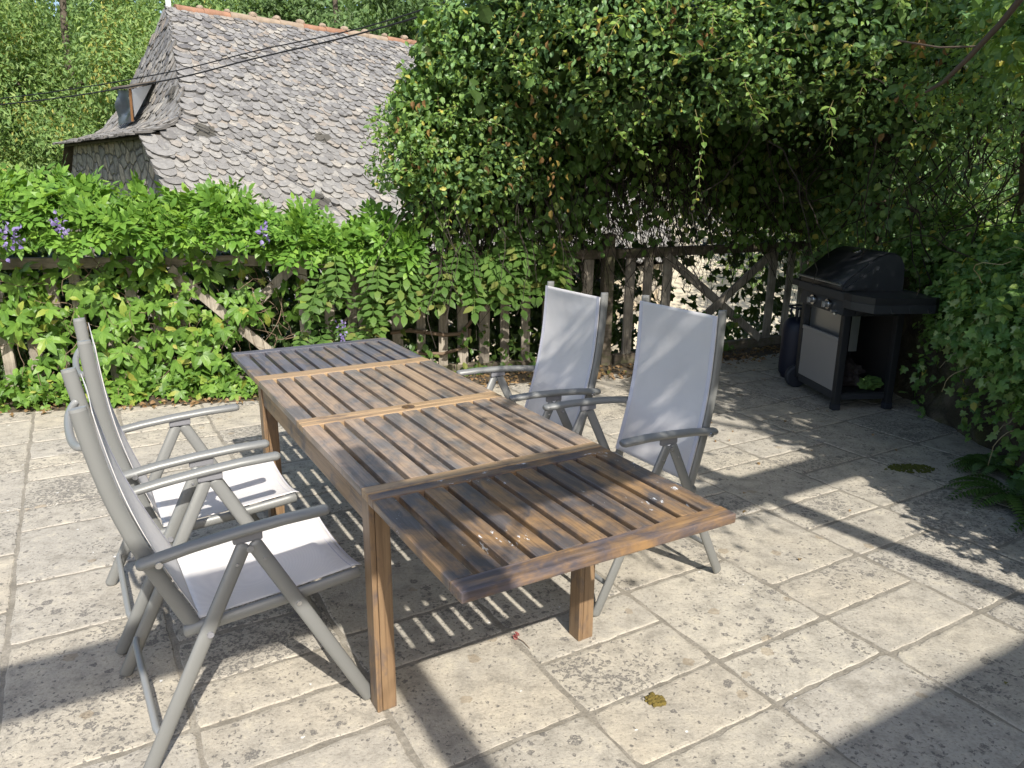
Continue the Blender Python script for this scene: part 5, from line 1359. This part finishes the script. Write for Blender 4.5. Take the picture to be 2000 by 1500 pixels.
def near_house():
    t = empty("house", tuple(uv(1.0, -2.70)), YAW, label="house behind the viewer, its eave throwing the straight shadow at lower right", cat="house")
    st = plain("house_render", (.55, .50, .42), .9, var=.1, scale=3, bump=.3)
    MB().box((-.6, -6, -.1), (7.5, 0, 2.95)).build("wall", st, t)
    mb = MB(); mb.add([(-1.0, .48, 2.97), (7.9, .48, 2.97), (7.9, -3.2, 5.4), (-1.0, -3.2, 5.4), (-1.0, .48, 3.06), (7.9, .48, 3.06), (7.9, -3.2, 5.5), (-1.0, -3.2, 5.5)], [(0, 1, 2, 3), (4, 5, 6, 7), (0, 1, 5, 4), (1, 2, 6, 5), (2, 3, 7, 6), (3, 0, 4, 7)])
    mb.build("roof", M['roof'], t)
    MB().box((1.0, .0015, 0), (2.0, .045, 2.1), .006).build("door", M['oldwood'], t)
    f = MB().box((3.2, .0015, .9), (4.5, .04, 2.1), .005).build("window", M['oldrail'], t)
    MB().box((3.28, .041, .98), (4.42, .046, 2.02)).build("pane", plain("dark_glass", (.03, .035, .04), .08), f)
near_house()
# garden hedge along the right side and a tall tree behind it: they keep the grill corner in shade
def hedge():
    t = empty("hedge", (3.6, 1.2, 0), label="tall honeysuckle hedge along the right side of the patio out of frame", cat="hedge")
    B = [((3.3, 2.3, 2.3), (.55, .75, .85)), ((3.65, 1.6, 2.2), (.6, .8, .9)), ((4.0, .8, 2.1), (.6, .8, .95)), ((4.0, 1.4, 1.3), (.5, 1.5, .8)), ((4.35, .0, 2.0), (.6, .8, 1.0))]
    pos = np.concatenate([np.array(c) + unit(rng.normal(size=(2600, 3))) * np.array(r) * (rng.uniform(.3, 1, (2600, 1)) ** .45) for c, r in B]) - np.array([3.6, 1.2, 0]); n = len(pos)
    V, T = leaves(oval(1, .58, .1, .12), pos, unit(rng.normal(size=(n, 3)) + np.array([0, 0, -.3])), unit(rng.normal(0, .6, (n, 3)) + np.array([0, 0, .8])), rng.uniform(.055, .095, n)); tri_mesh("leaves", V, T, M['honey'], t)
    mb = MB()
    for k in range(5): mb.tube([(.3 + .1 * k, -1.0 + .5 * k, -.05), (.25 + .1 * k, -.95 + .5 * k, 1.0), (.1 + .05 * k, -.9 + .55 * k, 2.2)], .03, n=7, taper=[1, .8, .3])
    mb.build("stems", M['stem'], t)
hedge()
tree("shade_tree", (6.2, -2.2, -.1), 9.5, [((-2.9, 2.1, 7.3), (1.25, .85, 1.0)), ((-1.4, 1.6, 8.0), (1.4, 1.1, 1.0)), ((0, .4, 8.4), (1.6, 1.4, 1.1)), ((.5, 1.2, 7.2), (1.2, 1.1, .9))], 2800, .12, M['treeB'],
     "tall tree rising out of frame behind the right side, shading the honeysuckle", group="trees near the house", trunk=.15, nclump=90)
